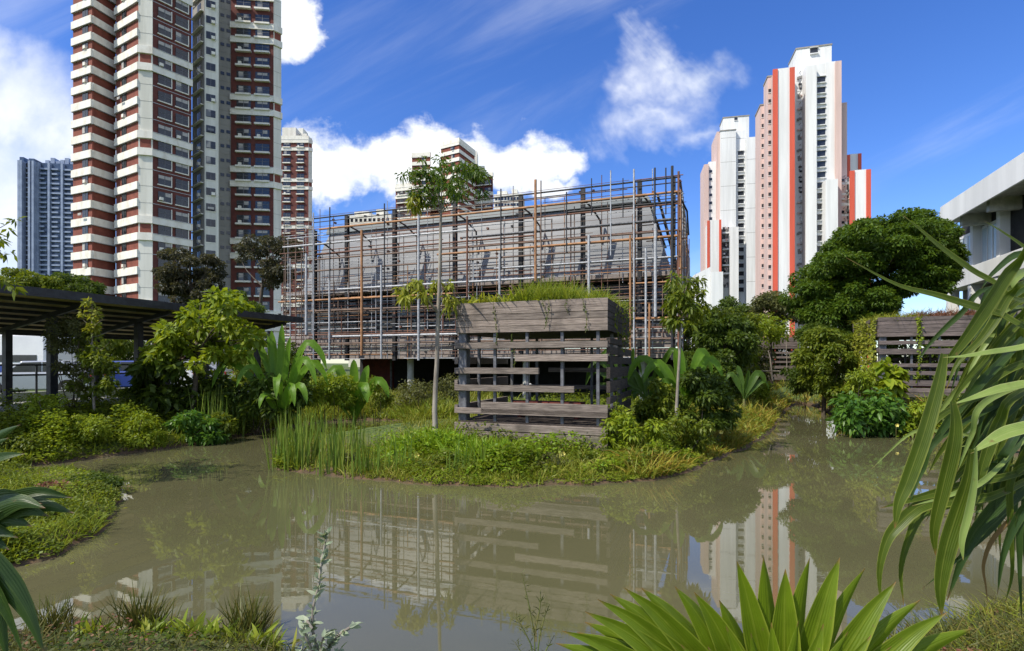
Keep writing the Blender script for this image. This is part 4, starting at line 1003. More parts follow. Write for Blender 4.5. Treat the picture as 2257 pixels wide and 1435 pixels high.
cl = np.concatenate([polyclumps([(925,352),(960,346),(1010,350),(1050,372),(1072,402),(1068,425),(1020,440),(985,430),(965,455),(935,440),(910,425),(930,400),(920,375)], Y, 2.0, 44, 15, .6), polyclumps([(880,385),(893,372),(925,375),(930,395),(890,400)], Y, .8, 7, 10, .6)]); cl[:, :3] -= np.array(b)
V, F = clumpleaves(cl, 2000, .14, .5, .5, True, .30, .15); npmesh('crown', V, F, 'leaf_rain', o)
cl = np.concatenate([polyclumps([(870,640),(895,622),(940,618),(940,655),(900,662)], Y-.3, .8, 13, 11, .6), polyclumps([(950,612),(990,608),(990,640),(960,645)], Y+.1, .6, 7, 9, .6), polyclumps([(900,432),(925,425),(935,450),(905,455)], Y, .5, 6, 9, .6), polyclumps([(975,655),(1010,655),(1010,680),(980,685)], Y, .5, 5, 9, .6)]); cl[:, :3] -= np.array(b)
V, F = clumpleaves(cl, 620, .17, .5, .7, True, .34, .1); npmesh('young_leaves', V, F, 'leaf_yellow', o)

# sapling right of the nearest pavilion
Y = 13.0; b = Vector(basep(1490, Y)); o = empty('sapling', b, 0, 'thin sapling with a light green crown standing right of the nearest pavilion', 'tree')
m = MB(); m.tube([P2(a, c_, Y)-b for a, c_ in ((1490,925),(1493,860),(1497,790),(1500,730),(1508,660),(1515,620))], [.04,.036,.032,.026,.018,.008], 8)
for x1, y1 in ((1470,625),(1535,600),(1550,640),(1475,680),(1520,590),(1495,705),(1545,680)): limb(m, P2(random.uniform(1499,1508),random.uniform(660,730),Y)-b, P2(x1,y1,Y+random.uniform(-.4,.4))-b, .014, .004, 5)
m.build('trunk', 'bark', o)
cl = polyclumps([(1455,618),(1490,610),(1520,582),(1548,605),(1560,640),(1548,690),(1528,720),(1490,718),(1462,695),(1478,660)], Y, 1.3, 34, 13, .7); cl[:, :3] -= np.array(b)
V, F = clumpleaves(cl, 1250, .16, .5, .5, True, .42, .1); npmesh('crown', V, F, 'leaf_mid', o)

# trees right of the sapling
YR = 'leafy trees between the nearest pavilion and the inlet'
for px, Y, poly, n, L, lm, lab in [
  (1600, 22, [(1515,740),(1530,705),(1570,690),(1610,695),(1640,715),(1660,760),(1655,810),(1630,860),(1560,860),(1520,800)], 15000, .17, 'leaf_dark', 'bushy dark green tree right of the thin sapling'),
  (1560, 27, [(1510,730),(1540,690),(1600,680),(1650,690),(1670,730),(1600,770),(1520,770)], 8000, .17, 'leaf_mid', 'mid green tree behind the bushy dark one in front of the white towers'),
  (1815, 23.5, [(1768,790),(1772,750),(1800,730),(1840,735),(1880,728),(1900,750),(1895,790),(1850,840),(1785,835)], 9000, .16, 'leaf_mid', 'leafy tree between the farthest pavilion and the creeper covered one'),
  (1700, 33, [(1665,730),(1680,700),(1720,700),(1730,735),(1700,750)], 1900, .2, 'leaf_bright', 'bright yellow green treetop above the farthest pavilion'),
  (1850, 25, [(1760,745),(1790,715),(1850,722),(1890,718),(1895,750),(1830,770)], 7000, .17, 'leaf_dark', 'dark tree below the big dome crown left of the creeper')]:
    tree('tree', lab, 'tree', basep(px, Y), polyclumps(poly, Y, 3.2, 34, 20, .7), n, L, lm, .09, group=YR, fill=.3)
# dry upright twigs by the far pavilion
o = empty('dead_sapling', basep(1698, 31), 0, 'bare pale leaning stems standing before the farthest pavilion', 'tree'); m = MB(); b = Vector(o.location)
m.tube([P2(1703,840,31)-b, P2(1698,790,31)-b, P2(1693,772,31)-b], [.05,.04,.02], 6); m.tube([P2(1665,818,31)-b, P2(1720,818,31)-b], .03, 5); m.tube([P2(1735,830,31)-b, P2(1733,750,31)-b], .025, 5)
m.build('stem', 'bark', o)

# large leaved shrub tree on the left bank
Y = 16.6
poly = [(330,740),(345,700),(380,668),(430,648),(470,645),(545,660),(535,690),(555,720),(570,740),(555,775),(520,790),(470,800),(400,810),(345,830),(320,800)]
cl = polyclumps(poly, Y, 3.0, 60, 17, .6)
tree('big_leaved_tree', 'bright big leaved spreading tree in front of the walkway left of the banana plant', 'tree', basep(425, Y), cl, 3600, .23, 'leaf_bright', .09, nl=30, full=True, aspect=.55, up=1.0, droop=.25, fill=.15)
shrub('shrub', 'dark broad leaved undergrowth beneath the big leaved tree', 'shrub', 350, 880, 16.8, [(285,830),(300,790),(360,780),(430,800),(480,830),(500,880),(420,905),(300,905)], 2600, .26, 'leaf_dark', full=True, ncl=34, rpx=22, aspect=.5, thick=2)
for px, Y, top, bot, w_, lm, lab in ((2010, 25.5, 722, 880, 75, 'leaf_dark', 'dark bush behind the left half of the right pavilion'), (2120, 25, 718, 890, 75, 'leaf_dark', 'dark bush behind the middle of the right pavilion'), (2230, 24.5, 715, 900, 75, 'leaf_dark', 'dark bush behind the right half of the right pavilion'),
    (1600, 30, 745, 850, 55, 'leaf_mid', 'tall bush closing the view under the bushy dark tree'), (1690, 40, 760, 850, 60, 'leaf_dark', 'dark bush behind the farthest pavilion'), (1765, 40, 740, 850, 55, 'leaf_mid', 'bush right behind the farthest pavilion'), (1645, 34, 735, 845, 45, 'leaf_olive', 'olive bush left of the farthest pavilion'), (1560, 34, 740, 845, 45, 'leaf_dark', 'dark bush at the right end of the pipe clad building'), (640, 30, 760, 860, 45, 'leaf_dark', 'dark bush at the left end of the pipe clad building'), (560, 29, 765, 860, 45, 'leaf_mid', 'bush beyond the end of the covered walkway')):
    shrub('shrub', lab, 'shrub', px, 0, Y, [(px-w_, bot), (px-w_*.9, top+30), (px-w_*.3, top), (px+w_*.4, top+8), (px+w_, top+35), (px+w_, bot)], 5200, .20, lm, ncl=26, rpx=22, group='bushes closing the view in the middle distance', thick=2.5)
shrub('shrub', 'pale feathery shrub left of the slim bright topped young tree', 'shrub', 160, 880, 15.2, [(110,730),(120,705),(160,698),(205,712),(225,760),(215,800),(190,850),(165,870),(140,820),(120,780)], 5200, .085, 'leaf_olive', ncl=34, rpx=15, thick=1.2)
# slim young tree
Y = 14.8; b = Vector(basep(205, Y)); o = empty('young_tree', b, 0, 'slim young tree with a bright yellow green top before the second walkway post', 'tree')
m = MB(); m.tube([P2(a, c_, Y)-b for a, c_ in ((208,905),(205,850),(203,790),(203,720),(203,665))], [.035,.03,.024,.016,.006], 8)
for i in range(16):
    y0 = random.uniform(690, 860); limb(m, P2(204,y0,Y)-b, P2(204+random.uniform(-35,40),y0-random.uniform(5,35),Y+random.uniform(-.3,.3))-b, .01, .003, 4)
m.build('trunk', 'bark', o)
cl = polyclumps([(175,740),(190,720),(225,740),(250,790),(262,850),(235,885),(165,880),(155,830),(180,800)], Y, 1.0, 30, 15, .8); cl[:, :3] -= np.array(b)
V, F = clumpleaves(cl, 2000, .12, .6, .3, True, .5, .1); npmesh('crown', V, F, 'leaf_mid', o)
cl = polyclumps([(180,700),(190,665),(203,657),(216,668),(222,700),(215,760),(195,760)], Y, .4, 14, 9, .9); cl[:, :3] -= np.array(b)
V, F = clumpleaves(cl, 300, .12, .6, .2, True, .55, .1); npmesh('young_leaves', V, F, 'leaf_yellow', o)
shrub('shrub', 'small light green shrub between the first two walkway posts', 'shrub', 105, 905, 14.0, [(60,905),(70,875),(95,862),(130,870),(150,895),(140,915)], 700, .09, 'leaf_bright', ncl=14, rpx=12, full=True, thick=.8)

# ---------------------------------------------------------------- bananas and other broad leaved plants
def broad(name, label, cat, px, Y, spec, mat, w_, z=None, stemr=.07, tear=.05, droop=.5, fold=.3, pl='leaf', group=None):
    """spec: list of (tip px, tip py, depth shift) — leaves arch from the crown of the stem out to their tips"""
    b = Vector(basep(px, Y, z)); o = empty(name, b, 0, label, cat, group); m = MB()
    ch = max(.12, (max(P2(a, c_, Y).z for a, c_, *_ in spec)-b.z)*.32)
    m.tube([(0, 0, -.1), (.01, 0, ch*.5), (0, .01, ch)], [stemr*1.2, stemr, stemr*.6], 8); m.build('stem', 'stem_green', o)
    for s in spec:
        a, c_, dy = s[0], s[1], s[2]; T = P2(a, c_, Y+dy)-b; S0 = Vector((0, 0, ch*random.uniform(.7, 1.0))); mid = S0.lerp(T, .5); L = (T-S0).length
        mid.z += L*(.30 if T.z-S0.z < L*.7 else .04)
        q = S0.lerp(mid, .5); q.z += L*.06
        path = [S0, q, mid, mid.lerp(T, .6)+Vector((0, 0, L*.04)), T]
        hd = Vector((T.x, T.y, 0)); hl = hd.length
        if hl > .25*L: hd = hd/hl; path = [S0, q, S0.lerp(T, .6)+Vector((0, 0, L*.12)), T, T+hd*L*.16-Vector((0, 0, L*.12)), T+hd*L*.24-Vector((0, 0, L*.34))]
        V, F, ac, al = ribbon(path, w_*random.uniform(.8, 1.1), random.uniform(-.5, .5), fold, 12, (random.uniform(-.4, .4), -1, .5), lambda t: max(.03, min(1, max(0, (t-.12)/.25))*math.cos(max(0, t-.5)*math.pi)**.6 if t > .12 else .06), tear)
        npmesh(pl, V, F, mat, o, None, {'across': ac, 'along': al}, True)
    return o
leafmat('banana', [(.09,.20,.018),(.13,.27,.022),(.18,.32,.03)], .38, .5, edge=(.26,.38,.06))
leafmat('broad_dark', [(.04,.09,.010),(.06,.125,.014),(.09,.16,.02)], .4, .4, edge=(.16,.24,.04))
BG = 'banana like plants on the banks'
broad('banana_plant', 'banana plant with upright broad bright leaves left of the pipe clad building', 'plant', 618, 16.5, [(622,715,0),(598,728,.2),(640,742,-.2),(678,755,0),(668,792,-.4),(590,740,.3),(560,740,.5),(508,798,0),(556,808,-.5),(585,870,-.7),(640,850,-.8),(690,800,-.1),(530,765,.3),(612,830,-.9),(660,850,-.6)], 'banana', .24, group=BG)
broad('banana_plant', 'young banana plant right of the tall banana plant under the building', 'plant', 782, 18.5, [(780,792,0),(812,805,.2),(745,812,-.1),(832,838,-.2),(725,835,-.4),(760,850,-.6),(800,850,-.6),(700,845,.1)], 'banana', .34, group=BG)
broad('banana_plant', 'banana plant with two long upright leaves behind the thin sapling', 'plant', 1510, 14.5, [(1498,762,0),(1487,770,.1),(1560,790,-.2),(1545,775,.3),(1450,800,0),(1530,830,-.5),(1470,840,-.5),(1580,850,-.2),(1420,790,.3)], 'banana', .26, group=BG)
broad('banana_plant', 'low banana like plant at the foot of the bushy dark tree', 'plant', 1640, 20, [(1650,815,0),(1612,825,.1),(1670,822,0),(1625,805,.2),(1680,840,0)], 'broad_dark', .24, group=BG)
FG = 'arching leafed plants right of the nearest pavilion'
for px, Y, c_, lab in ((1425, 15.5, 'broad_dark', 'broad arching plant between the nearest pavilion and the sapling'), (1385, 17, 'broad_dark', 'arching leaved plant just behind the right corner of the nearest pavilion')):
    broad('arching_plant', lab, 'plant', px, Y, [(px+random.uniform(-75,75), random.uniform(765, 870), random.uniform(-.6,.6)) for _ in range(15)], c_, .16, group=FG)

# ---------------------------------------------------------------- shrubs
SG2 = 'shrubs along the pond banks'
L_ = [
 ('dense rounded dark shrub right of the thin sapling stem', 1560, 13.8, [(1500,900),(1510,840),(1545,808),(1590,825),(1620,870),(1615,925),(1560,945),(1510,930)], 7000, .12, 'leaf_dark'),
 ('mounded mid green shrub between the pavilion corner and the sapling', 1440, 13.6, [(1400,910),(1405,855),(1440,835),(1480,850),(1495,900),(1480,930),(1410,930)], 5200, .12, 'leaf_mid'),
 ('glossy leafed shrub hugging the right front corner of the nearest pavilion', 1400, 12.0, [(1338,985),(1335,925),(1370,908),(1420,925),(1450,930),(1465,970),(1440,1005),(1380,1010)], 3600, .11, 'leaf_bright'),
 ('loose light green shrub below the sapling near the waterline', 1500, 12.6, [(1450,985),(1455,930),(1500,912),(1555,930),(1570,965),(1530,995)], 2600, .10, 'leaf_mid'),
 ('broad leaved round bush overhanging the water on the right bank', 1915, 16.9, [(1850,935),(1845,900),(1870,868),(1920,862),(1965,880),(1990,915),(1975,948),(1900,955)], 2300, .22, 'leaf_big'),
 ('low bright bush right of the round bank bush', 2010, 16.6, [(1975,950),(1980,915),(2010,895),(2060,905),(2080,950),(2020,965)], 1700, .14, 'leaf_bright'),
 ('dark green shrub under the palm fronds on the right bank', 2150, 17, [(2070,960),(2075,915),(2140,890),(2240,890),(2300,940),(2260,985),(2120,975)], 4200, .14, 'leaf_dark'),
 ('yellowish bush at the base of the creeper on the right pavilion', 1905, 18.8, [(1870,880),(1875,835),(1900,810),(1940,820),(1955,860),(1920,885)], 2000, .12, 'leaf_bright'),
 ('heart leaved climber with big pale leaves in front of the right pavilion', 1960, 18.4, [(1940,860),(1935,815),(1955,790),(1975,815),(1990,850),(1975,875)], 260, .34, 'leaf_bright'),
 ('tall green shrub left of the creeper covered pavilion', 1845, 22, [(1800,860),(1805,790),(1840,755),(1880,770),(1890,830),(1870,875)], 6000, .14, 'leaf_mid'),
 ('dark shrub at the end of the inlet below the leafy tree', 1770, 27, [(1730,860),(1735,820),(1775,800),(1815,820),(1820,865)], 3500, .16, 'leaf_dark'),
 ('shrub with yellow green tips on the bank left of the inlet end', 1650, 24, [(1620,880),(1625,845),(1655,830),(1690,850),(1695,885)], 2600, .14, 'leaf_bright'),
 ('leafy shrub below the pipe clad building right of the banana plant', 720, 17.8, [(672,880),(680,835),(720,815),(770,830),(780,880)], 3200, .12, 'leaf_bright'),
 ('mid green bush before the concrete column under the building', 820, 18.8, [(765,890),(775,850),(820,830),(850,862),(870,890)], 3000, .11, 'leaf_mid'),
 ('brownish heap of dry shrub at the building column left of the slender tree', 925, 21, [(870,880),(900,850),(950,840),(1000,830),(1010,880)], 2600, .11, 'leaf_olive'),
 ('dark leafy clump beneath the tall banana plant', 560, 17.0, [(500,890),(510,840),(560,820),(640,830),(670,870),(650,905),(520,905)], 3600, .18, 'leaf_dark'),
 ('light green broad leafed herb at the water edge of the left bank', 420, 15.2, [(380,980),(378,930),(420,910),(470,925),(490,960),(450,985)], 1500, .15, 'leaf_big'),
 ('bluish green herb at the left bank water edge beside the reeds', 455, 15.6, [(440,965),(445,920),(480,905),(510,930),(515,960)], 1100, .13, 'leaf_mid'),
 ('bright mounded herb in the middle of the left bank', 300, 14.2, [(240,985),(245,935),(300,912),(350,930),(360,975)], 3600, .09, 'leaf_bright'),
 ('yellow green mounded herb near the walkway on the left bank', 190, 13.4, [(130,985),(140,935),(195,918),(245,935),(250,985)], 3600, .085, 'leaf_bright'),
 ('creeping bush at the left edge of the left bank', 40, 12.6, [(-40,1000),(-30,950),(30,935),(90,950),(110,1000)], 3400, .085, 'leaf_mid'),
 ('small leafed bush on the tip of the near left bank', 225, 9.4, [(165,1130),(175,1062),(215,1040),(262,1070),(262,1120),(220,1160)], 4200, .055, 'leaf_dark'),
 ('reddish leafed bush on the near left bank behind the fan leaf', 150, 8.8, [(90,1130),(100,1085),(150,1072),(185,1100),(170,1150)], 1500, .07, 'leaf_red'),
 ('round leafed creeper along the edge of the near left bank', 100, 7.6, [(20,1230),(40,1165),(110,1150),(190,1150),(185,1190),(110,1225)], 3600, .055, 'leaf_mid'),
]
for lab, px, Y, poly, n, L, lm in L_:
    shrub('shrub', lab, 'shrub', px, 0, Y, poly, n, L, lm, full=(L >= .13), ncl=26, group=SG2, aspect=.75 if 'heart' in lab else .48, rpx=(max(p[0] for p in poly)-min(p[0] for p in poly))*.15, up=.9, droop=.35)

# ---------------------------------------------------------------- reeds, sedges and grass
def tuft(name, label, cat, px, Y, n, L, W, mat, spread=.25, lean=.25, droop=.25, group=None, seg=4, dx=None, part='blades', z=None):
    b = Vector(basep(px, Y, z)); o = empty(name, b, 0, label, cat, group)
    pos = np.stack([rng.normal(0, spread if dx is None else dx, n), rng.normal(0, spread, n), np.zeros(n)], -1)
    if z is None: pos[:, 2] = height(b.x+pos[:, 0], b.y+pos[:, 1])-b.z-.03; pos[:, 2] = np.maximum(pos[:, 2], -.25-b.z)
    else: pos[:, 2] = -.03
    d = np.stack([rng.normal(0, lean, n), rng.normal(0, lean, n), np.ones(n)], -1); Ls = L*(.55+.5*rng.random(n))
    V, F = blades(pos, d, Ls, W*(.7+.6*rng.random(n)), droop*rng.random(n), seg, face=np.array([0., 1, 0])+rng.normal(size=(n, 3))*.6); npmesh(part, V, F, mat, o); return o
RG = 'reed clumps standing at the water edge'
for i, (px, py, n, L, dx) in enumerate([(625,1030,34,1.05,.16),(662,1036,30,1.1,.18),(700,1020,30,.95,.2),(740,1045,30,.95,.2),(765,1010,26,.9,.2),(800,1050,26,.8,.25),(860,1050,20,.7,.25),
    (470,968,34,1.3,.25),(500,960,36,1.25,.25),(530,952,34,1.15,.25),(566,948,22,1.6,.1),(640,915,30,1.0,.3),(690,925,30,1.0,.4),(750,915,30,.9,.4),(680,985,26,1.0,.3),(1030,1052,20,.55,.25)]):
    where = ['at the left tip of the island','just right of the island tip clump','behind the front edge of the island near its tip','rising from the front edge left of the small yellow flower','set back on the island left part','at the front island edge below the slender tree','short, right of the slender tree base line',
      'left one on the left bank below the big leaved tree','middle one of the left bank reeds','right one of the left bank reeds beside the channel','lone tall stems at the mouth of the rear channel','behind the channel below the tall banana plant','behind the channel below the leafy shrub','behind the channel below the young banana plant','growing in the channel behind the island tip','short, in front of the nearest pavilion'][i]
    Y = HC*FPX/(py-HY); tuft('reed_clump', 'reed clump '+where, 'reeds', px, Y, int(n*1.5), L*1.28, .026, 'reed', .14, .07, .10, RG, dx=dx)
SE = 'dark sedge tufts on the near bank'
for px, py, n, L, lab in ((545,1392,150,.62,'tallest spiky sedge tuft on the near bank right of the others'), (315,1388,170,.50,'brownish middle sedge tuft on the near bank'), (125,1385,150,.45,'sedge tuft beside the big dark blades on the near bank'), (205,1392,70,.28,'short sedge tuft between the left and middle ones')):
    Y = HC*FPX/(py+8-HY); tuft('sedge_tuft', lab, 'sedge', px, Y, int(n*1.2), L, .010, 'sedge', .06, .24, .25, SE)
GG = 'bright leafy tufts on the near bank'
for px, Y, lab in ((340,4.35,'bright blade leaved plant below the middle sedge tuft'),(430,4.3,'bright blade leaved plant right of the middle sedge tuft'),(190,4.3,'lighter leafy plant below the short sedge tuft'),(500,4.35,'leafy tuft below the tallest sedge'),(590,4.25,'last leafy tuft at the right end of the near bank plants')):
    tuft('leafy_tuft', lab, 'plant', px, Y, 60, .26, .035, 'grass_green', .06, .6, .5, GG)
# bright fern like grass mound beside the slender tree
FN = 'bright fern mounds before the nearest pavilion'
for px, Y, L, lab in ((905,13.0,.55,'bright fern mound left of the slender tree base'),(950,12.6,.55,'bright fern mound at the slender tree base'),(1000,12.2,.5,'fern mound below the left corner of the nearest pavilion'),(1060,11.6,.5,'fern mound before the left planks of the nearest pavilion'),(1110,11.4,.55,'tall fern mound before the middle of the nearest pavilion'),(925,12.2,.45,'yellow green fern mound in front of the slender tree')):
    tuft('fern_mound', lab, 'fern', px, Y, 520, L*1.15, .05, 'fern', .22, .65, .5, FN, dx=.34)
WG = 'leafy weeds on the island bank'
for i, (px, py, n, L, lm, lab) in enumerate([(760,1032,500,.40,'leaf_olive','olive weed at the island edge right of the tip reeds'),(845,1020,600,.35,'leaf_bright','bright weed on the island left of the fern mounds'),(990,1040,700,.42,'leaf_mid','weed on the island edge below the slender tree'),
   (1075,1048,700,.40,'leaf_bright','bright weed in the middle of the island edge'),(1150,1040,800,.48,'leaf_mid','taller weed before the middle planks of the nearest pavilion'),(1215,1045,700,.42,'leaf_olive','olive weed before the pavilion right half'),(1285,1035,800,.50,'leaf_mid','tall weed in front of the pavilion right corner'),
   (1350,1045,700,.42,'leaf_bright','bright weed below the glossy shrub at the water edge'),(1430,1040,700,.40,'leaf_olive','olive weed at the rounded island edge below the sapling'),(1500,1025,700,.42,'leaf_bright','bright weed where the island edge turns to the inlet')]):
    Y = HC*FPX/(py-HY); w_ = 42
    shrub('weed', lab, 'weed', px, 0, Y, [(px-w_, py+4), (px-w_*.8, py-L*FPX/Y*.6), (px-5, py-L*FPX/Y), (px+w_*.7, py-L*FPX/Y*.75), (px+w_, py+2)], int(n*1.2), .075, lm, ncl=20, rpx=9, full=True, group=WG, thick=.6, ns=12, sr=.005)
# small yellow flowers
FLW = 'pale yellow flowers on the island edge'
def flower(px, py, Y, lab):
    p = at(px, py, Y); p.z = max(p.z, hz(p.x, p.y)+.15); h = p.z-hz(p.x, p.y); o = empty('flower', (p.x, p.y, p.z-h), 0, lab, 'flower', FLW); m = MB(); m.tube([(0, 0, -.02), (0, 0, h)], .006, 5); m.build('stem', 'stem_green', o)
    n = 6; a = np.arange(n)*2*math.pi/n; V, F = leaves(np.tile([[0, -.01, h]], (n, 1)), np.stack([np.cos(a), -.6+0*a, np.sin(a)*.8+.2], -1), np.tile([[0, -1, .3]], (n, 1)), np.full(n, .075), np.full(n, .06), .1, True)
    npmesh('petal', V, F, 'flower_yellow', o)
pmat('flower_yellow', (.75,.68,.20), (.65,.55,.12), .6, 9)
flower(919, 1018, 11.4, 'pale yellow flower below the slender tree'); flower(1588, 952, 13.6, 'pale yellow flower among the grasses right of the sapling'); flower(1975, 937, 16.0, 'pale yellow flower at the foot of the round bank bush'); flower(1240, 1000, 11.3, 'small yellow flower before the right planks of the nearest pavilion')

def scatter(n, pxr, Yr, test):
    px = rng.uniform(*pxr, n); iy = rng.uniform(1/Yr[1], 1/Yr[0], n); Y = 1/iy; X = (px-CX)/FPX*Y
    d = sdist(X, Y); z = height(X, Y); k = (z > .0) & test(X, Y, d, px); return X[k], Y[k], z[k], d[k], px[k]
inpav = lambda X, Y, fr: ((lambda dx, dy: (dx*fr.c-dy*fr.s > -Wp) & (dx*fr.c-dy*fr.s < .05) & (dx*fr.s+dy*fr.c > -.05) & (dx*fr.s+dy*fr.c < Dp))(X-fr.ox, Y-fr.oy))
def onpath(X, Y): dx, dy = X-Wf.ox, Y-Wf.oy; lx = dx*Wf.c-dy*Wf.s; ly = dx*Wf.s+dy*Wf.c; return (lx > -9.2) & (lx < 9) & (ly > -1.0) & (ly < 14)
def inbld(X, Y): dx, dy = X-B.ox, Y-B.oy; lx = dx*B.c-dy*B.s; ly = dx*B.s+dy*B.c; return (lx > xl) & (lx < xr) & (ly > 1.5)
free = lambda X, Y: ~(inpav(X, Y, pf) | inpav(X, Y, pf2) | onpath(X, Y) | inbld(X, Y))
def patch(X, Y, k=0.0): return .5+.28*np.sin(X*2.3+k+1.7*np.sin(Y*1.9+k))+.28*np.sin(Y*2.9-k*2+1.9*np.sin(X*1.6+k*3))+.16*np.sin(X*7.1+k)*np.sin(Y*6.3-k)
gk = [0]
def grass(name, n, pxr, Yr, test, L, W, mat, lean, droop, hvar=None, seg=3):
    gk[0] += 1.37; kk = gk[0]
    X, Y, z, d, px = scatter(int(n*1.6), pxr, Yr, lambda X, Y, d, px: free(X, Y) & test(X, Y, d, px) & (rng.random(len(X)) < .15+1.3*np.clip(patch(X, Y, kk)-.2, 0, 1))); m = len(X)
    Ls = L*(.4+.9*rng.random(m)**1.4)*(.45+1.1*np.clip(patch(X*.8, Y*.8, kk+2), 0, 1)); Ws = np.minimum(W*(.7+.6*rng.random(m))*(1+Y/30), .05)
    dd = np.stack([rng.normal(0, lean, m), rng.normal(0, lean, m), np.ones(m)], -1)
    V, F = blades(np.stack([X, Y, z-.02], -1), dd, Ls, Ws, droop*(.3+rng.random(m)), seg); return tag(npmesh(name, V, F, mat), kind='stuff')
def herbs(name, n, pxr, Yr, test, H, L, mat, aspect=.55):
    gk[0] += 1.37; kk = gk[0]
    X, Y, z, d, px = scatter(int(n*1.4), pxr, Yr, lambda X, Y, d, px: free(X, Y) & test(X, Y, d, px) & (rng.random(len(X)) < .10+1.4*np.clip(patch(X, Y, kk)-.25, 0, 1))); m = len(X)
    hh = H*(.15+1.2*np.clip(patch(X, Y, kk), 0, 1)**1.5)*np.clip(.3+d*1.5, 0, 1)*rng.random(m)**.6
    pos = np.stack([X, Y, z+hh], -1); dd = rng.normal(size=(m, 3)); dd[:, 2] = np.abs(dd[:, 2])*.6; up = rng.normal(size=(m, 3))*.4; up[:, 2] += 1
    Ls = L*(.6+.8*rng.random(m)); V, F = leaves(pos, dd, up, Ls, Ls*aspect, .3, L > .1); return tag(npmesh(name, V, F, mat), kind='stuff')
left = lambda X, Y, d, px: (px < 640) & (X < -3) & (Y > 10.8)
isl = lambda X, Y, d, px: (px > 590) & (px < 1760) & (Y < 20) & (Y > 8)
herbs('ground_cover', 60000, (-150, 640), (11.0, 20), left, .60, .085, 'leaf_bright')
herbs('ground_cover', 22000, (-150, 640), (11.0, 20), left, .45, .11, 'leaf_mid')
grass('grass', 26000, (-150, 660), (11.0, 24), lambda X, Y, d, px: (px < 660) & (X < -3), .32, .016, 'grass_green', .35, .4)
herbs('ground_cover', 34000, (590, 1760), (9.6, 20), lambda X, Y, d, px: isl(X, Y, d, px) & ((X > -2.2) | (rng.random(len(X)) < .35)), .16, .055, 'leaf_bright')
herbs('ground_cover', 15000, (820, 1700), (9.6, 14), lambda X, Y, d, px: isl(X, Y, d, px) & (d > .3), .36, .085, 'fern')
herbs('ground_cover', 9000, (900, 1700), (9.6, 14), lambda X, Y, d, px: isl(X, Y, d, px) & (d > .3), .40, .10, 'leaf_mid')
herbs('ground_cover', 12000, (590, 1760), (9.6, 20), isl, .2, .075, 'leaf_mid')
grass('grass', 22000, (590, 1450), (9.6, 20), lambda X, Y, d, px: isl(X, Y, d, px) & (d > .15) & (X > -3.4), .30, .013, 'grass_mix', .3, .4)
grass('grass', 5000, (590, 900), (9.6, 14), lambda X, Y, d, px: isl(X, Y, d, px) & (X < -1.5), .24, .012, 'grass_mix', .3, .4)
grass('grass', 30000, (1380, 1780), (10.4, 30), lambda X, Y, d, px: (px > 1380) & (px < 1780) & (d < 2.6) & (d > .05), .50, .016, 'grass_orange', .35, .5)
grass('grass', 15000, (880, 1400), (9.6, 12.4), lambda X, Y, d, px: isl(X, Y, d, px), .20, .012, 'grass_green', .5, .5)
grass('grass', 26000, (560, 1100), (18, 30), lambda X, Y, d, px: (d > 0), .55, .02, 'grass_mix', .3, .4)
grass('grass', 18000, (560, 1100), (18, 25), lambda X, Y, d, px: (d > 0) & (d < 2.5), .6, .02, 'grass_green', .3, .4)
grass('grass', 24000, (1640, 2400), (15, 38), lambda X, Y, d, px: (d > 0.1), .5, .02, 'grass_orange', .3, .4)
herbs('ground_cover', 30000, (1600, 2500), (14, 36), lambda X, Y, d, px: (d > 0), .4, .10, 'leaf_mid')
herbs('ground_cover', 22000, (1200, 1700), (14, 36), lambda X, Y, d, px: (d > .8), .5, .10, 'leaf_mid')
grass('lawn', 40000, (-200, 2500), (22, 60), lambda X, Y, d, px: (d > .5), .35, .03, 'grass_green', .3, .4, seg=2)
herbs('ground_cover', 46000, (-250, 300), (5.6, 11.6), lambda X, Y, d, px: (X < -3) & (px < 280), .16, .055, 'leaf_mid')
herbs('ground_cover', 14000, (-250, 300), (5.6, 11.6), lambda X, Y, d, px: (X < -3) & (px < 280), .2, .045, 'leaf_bright')
grass('grass', 9000, (-250, 300), (5.6, 11.6), lambda X, Y, d, px: (X < -3) & (px < 280), .24, .009, 'grass_green', .4, .4)
near = lambda X, Y, d, px: (Y < 5.2)
grass('grass', 7000, (-100, 660), (3.4, 5.2), near, .11, .006, 'grass_mix', .5, .5)
grass('grass', 1300, (-100, 660), (3.4, 5.0), near, .22, .008, 'sedge', .5, .4)
herbs('ground_cover', 2500, (-100, 660), (3.4, 5.0), near, .10, .035, 'leaf_dark')
herbs('ground_cover', 350, (-100, 660), (3.4, 5.0), near, .2, .03, 'leaf_red')
herbs('ground_cover', 2500, (-100, 660), (3.4, 5.0), near, .14, .05, 'leaf_olive')
grass('grass', 7000, (1950, 2500), (3.2, 7), lambda X, Y, d, px: (Y < 7), .22, .007, 'grass_mix', .55, .5)
grass('grass', 5000, (1950, 2500), (3.2, 7), lambda X, Y, d, px: (Y < 7), .28, .007, 'sedge', .6, .5)
herbs('ground_cover', 7000, (1950, 2500), (3.2, 7), lambda X, Y, d, px: (Y < 7), .16, .03, 'leaf_red')
herbs('ground_cover', 9000, (1950, 2500), (3.2, 7), lambda X, Y, d, px: (Y < 7), .22, .03, 'leaf_olive')

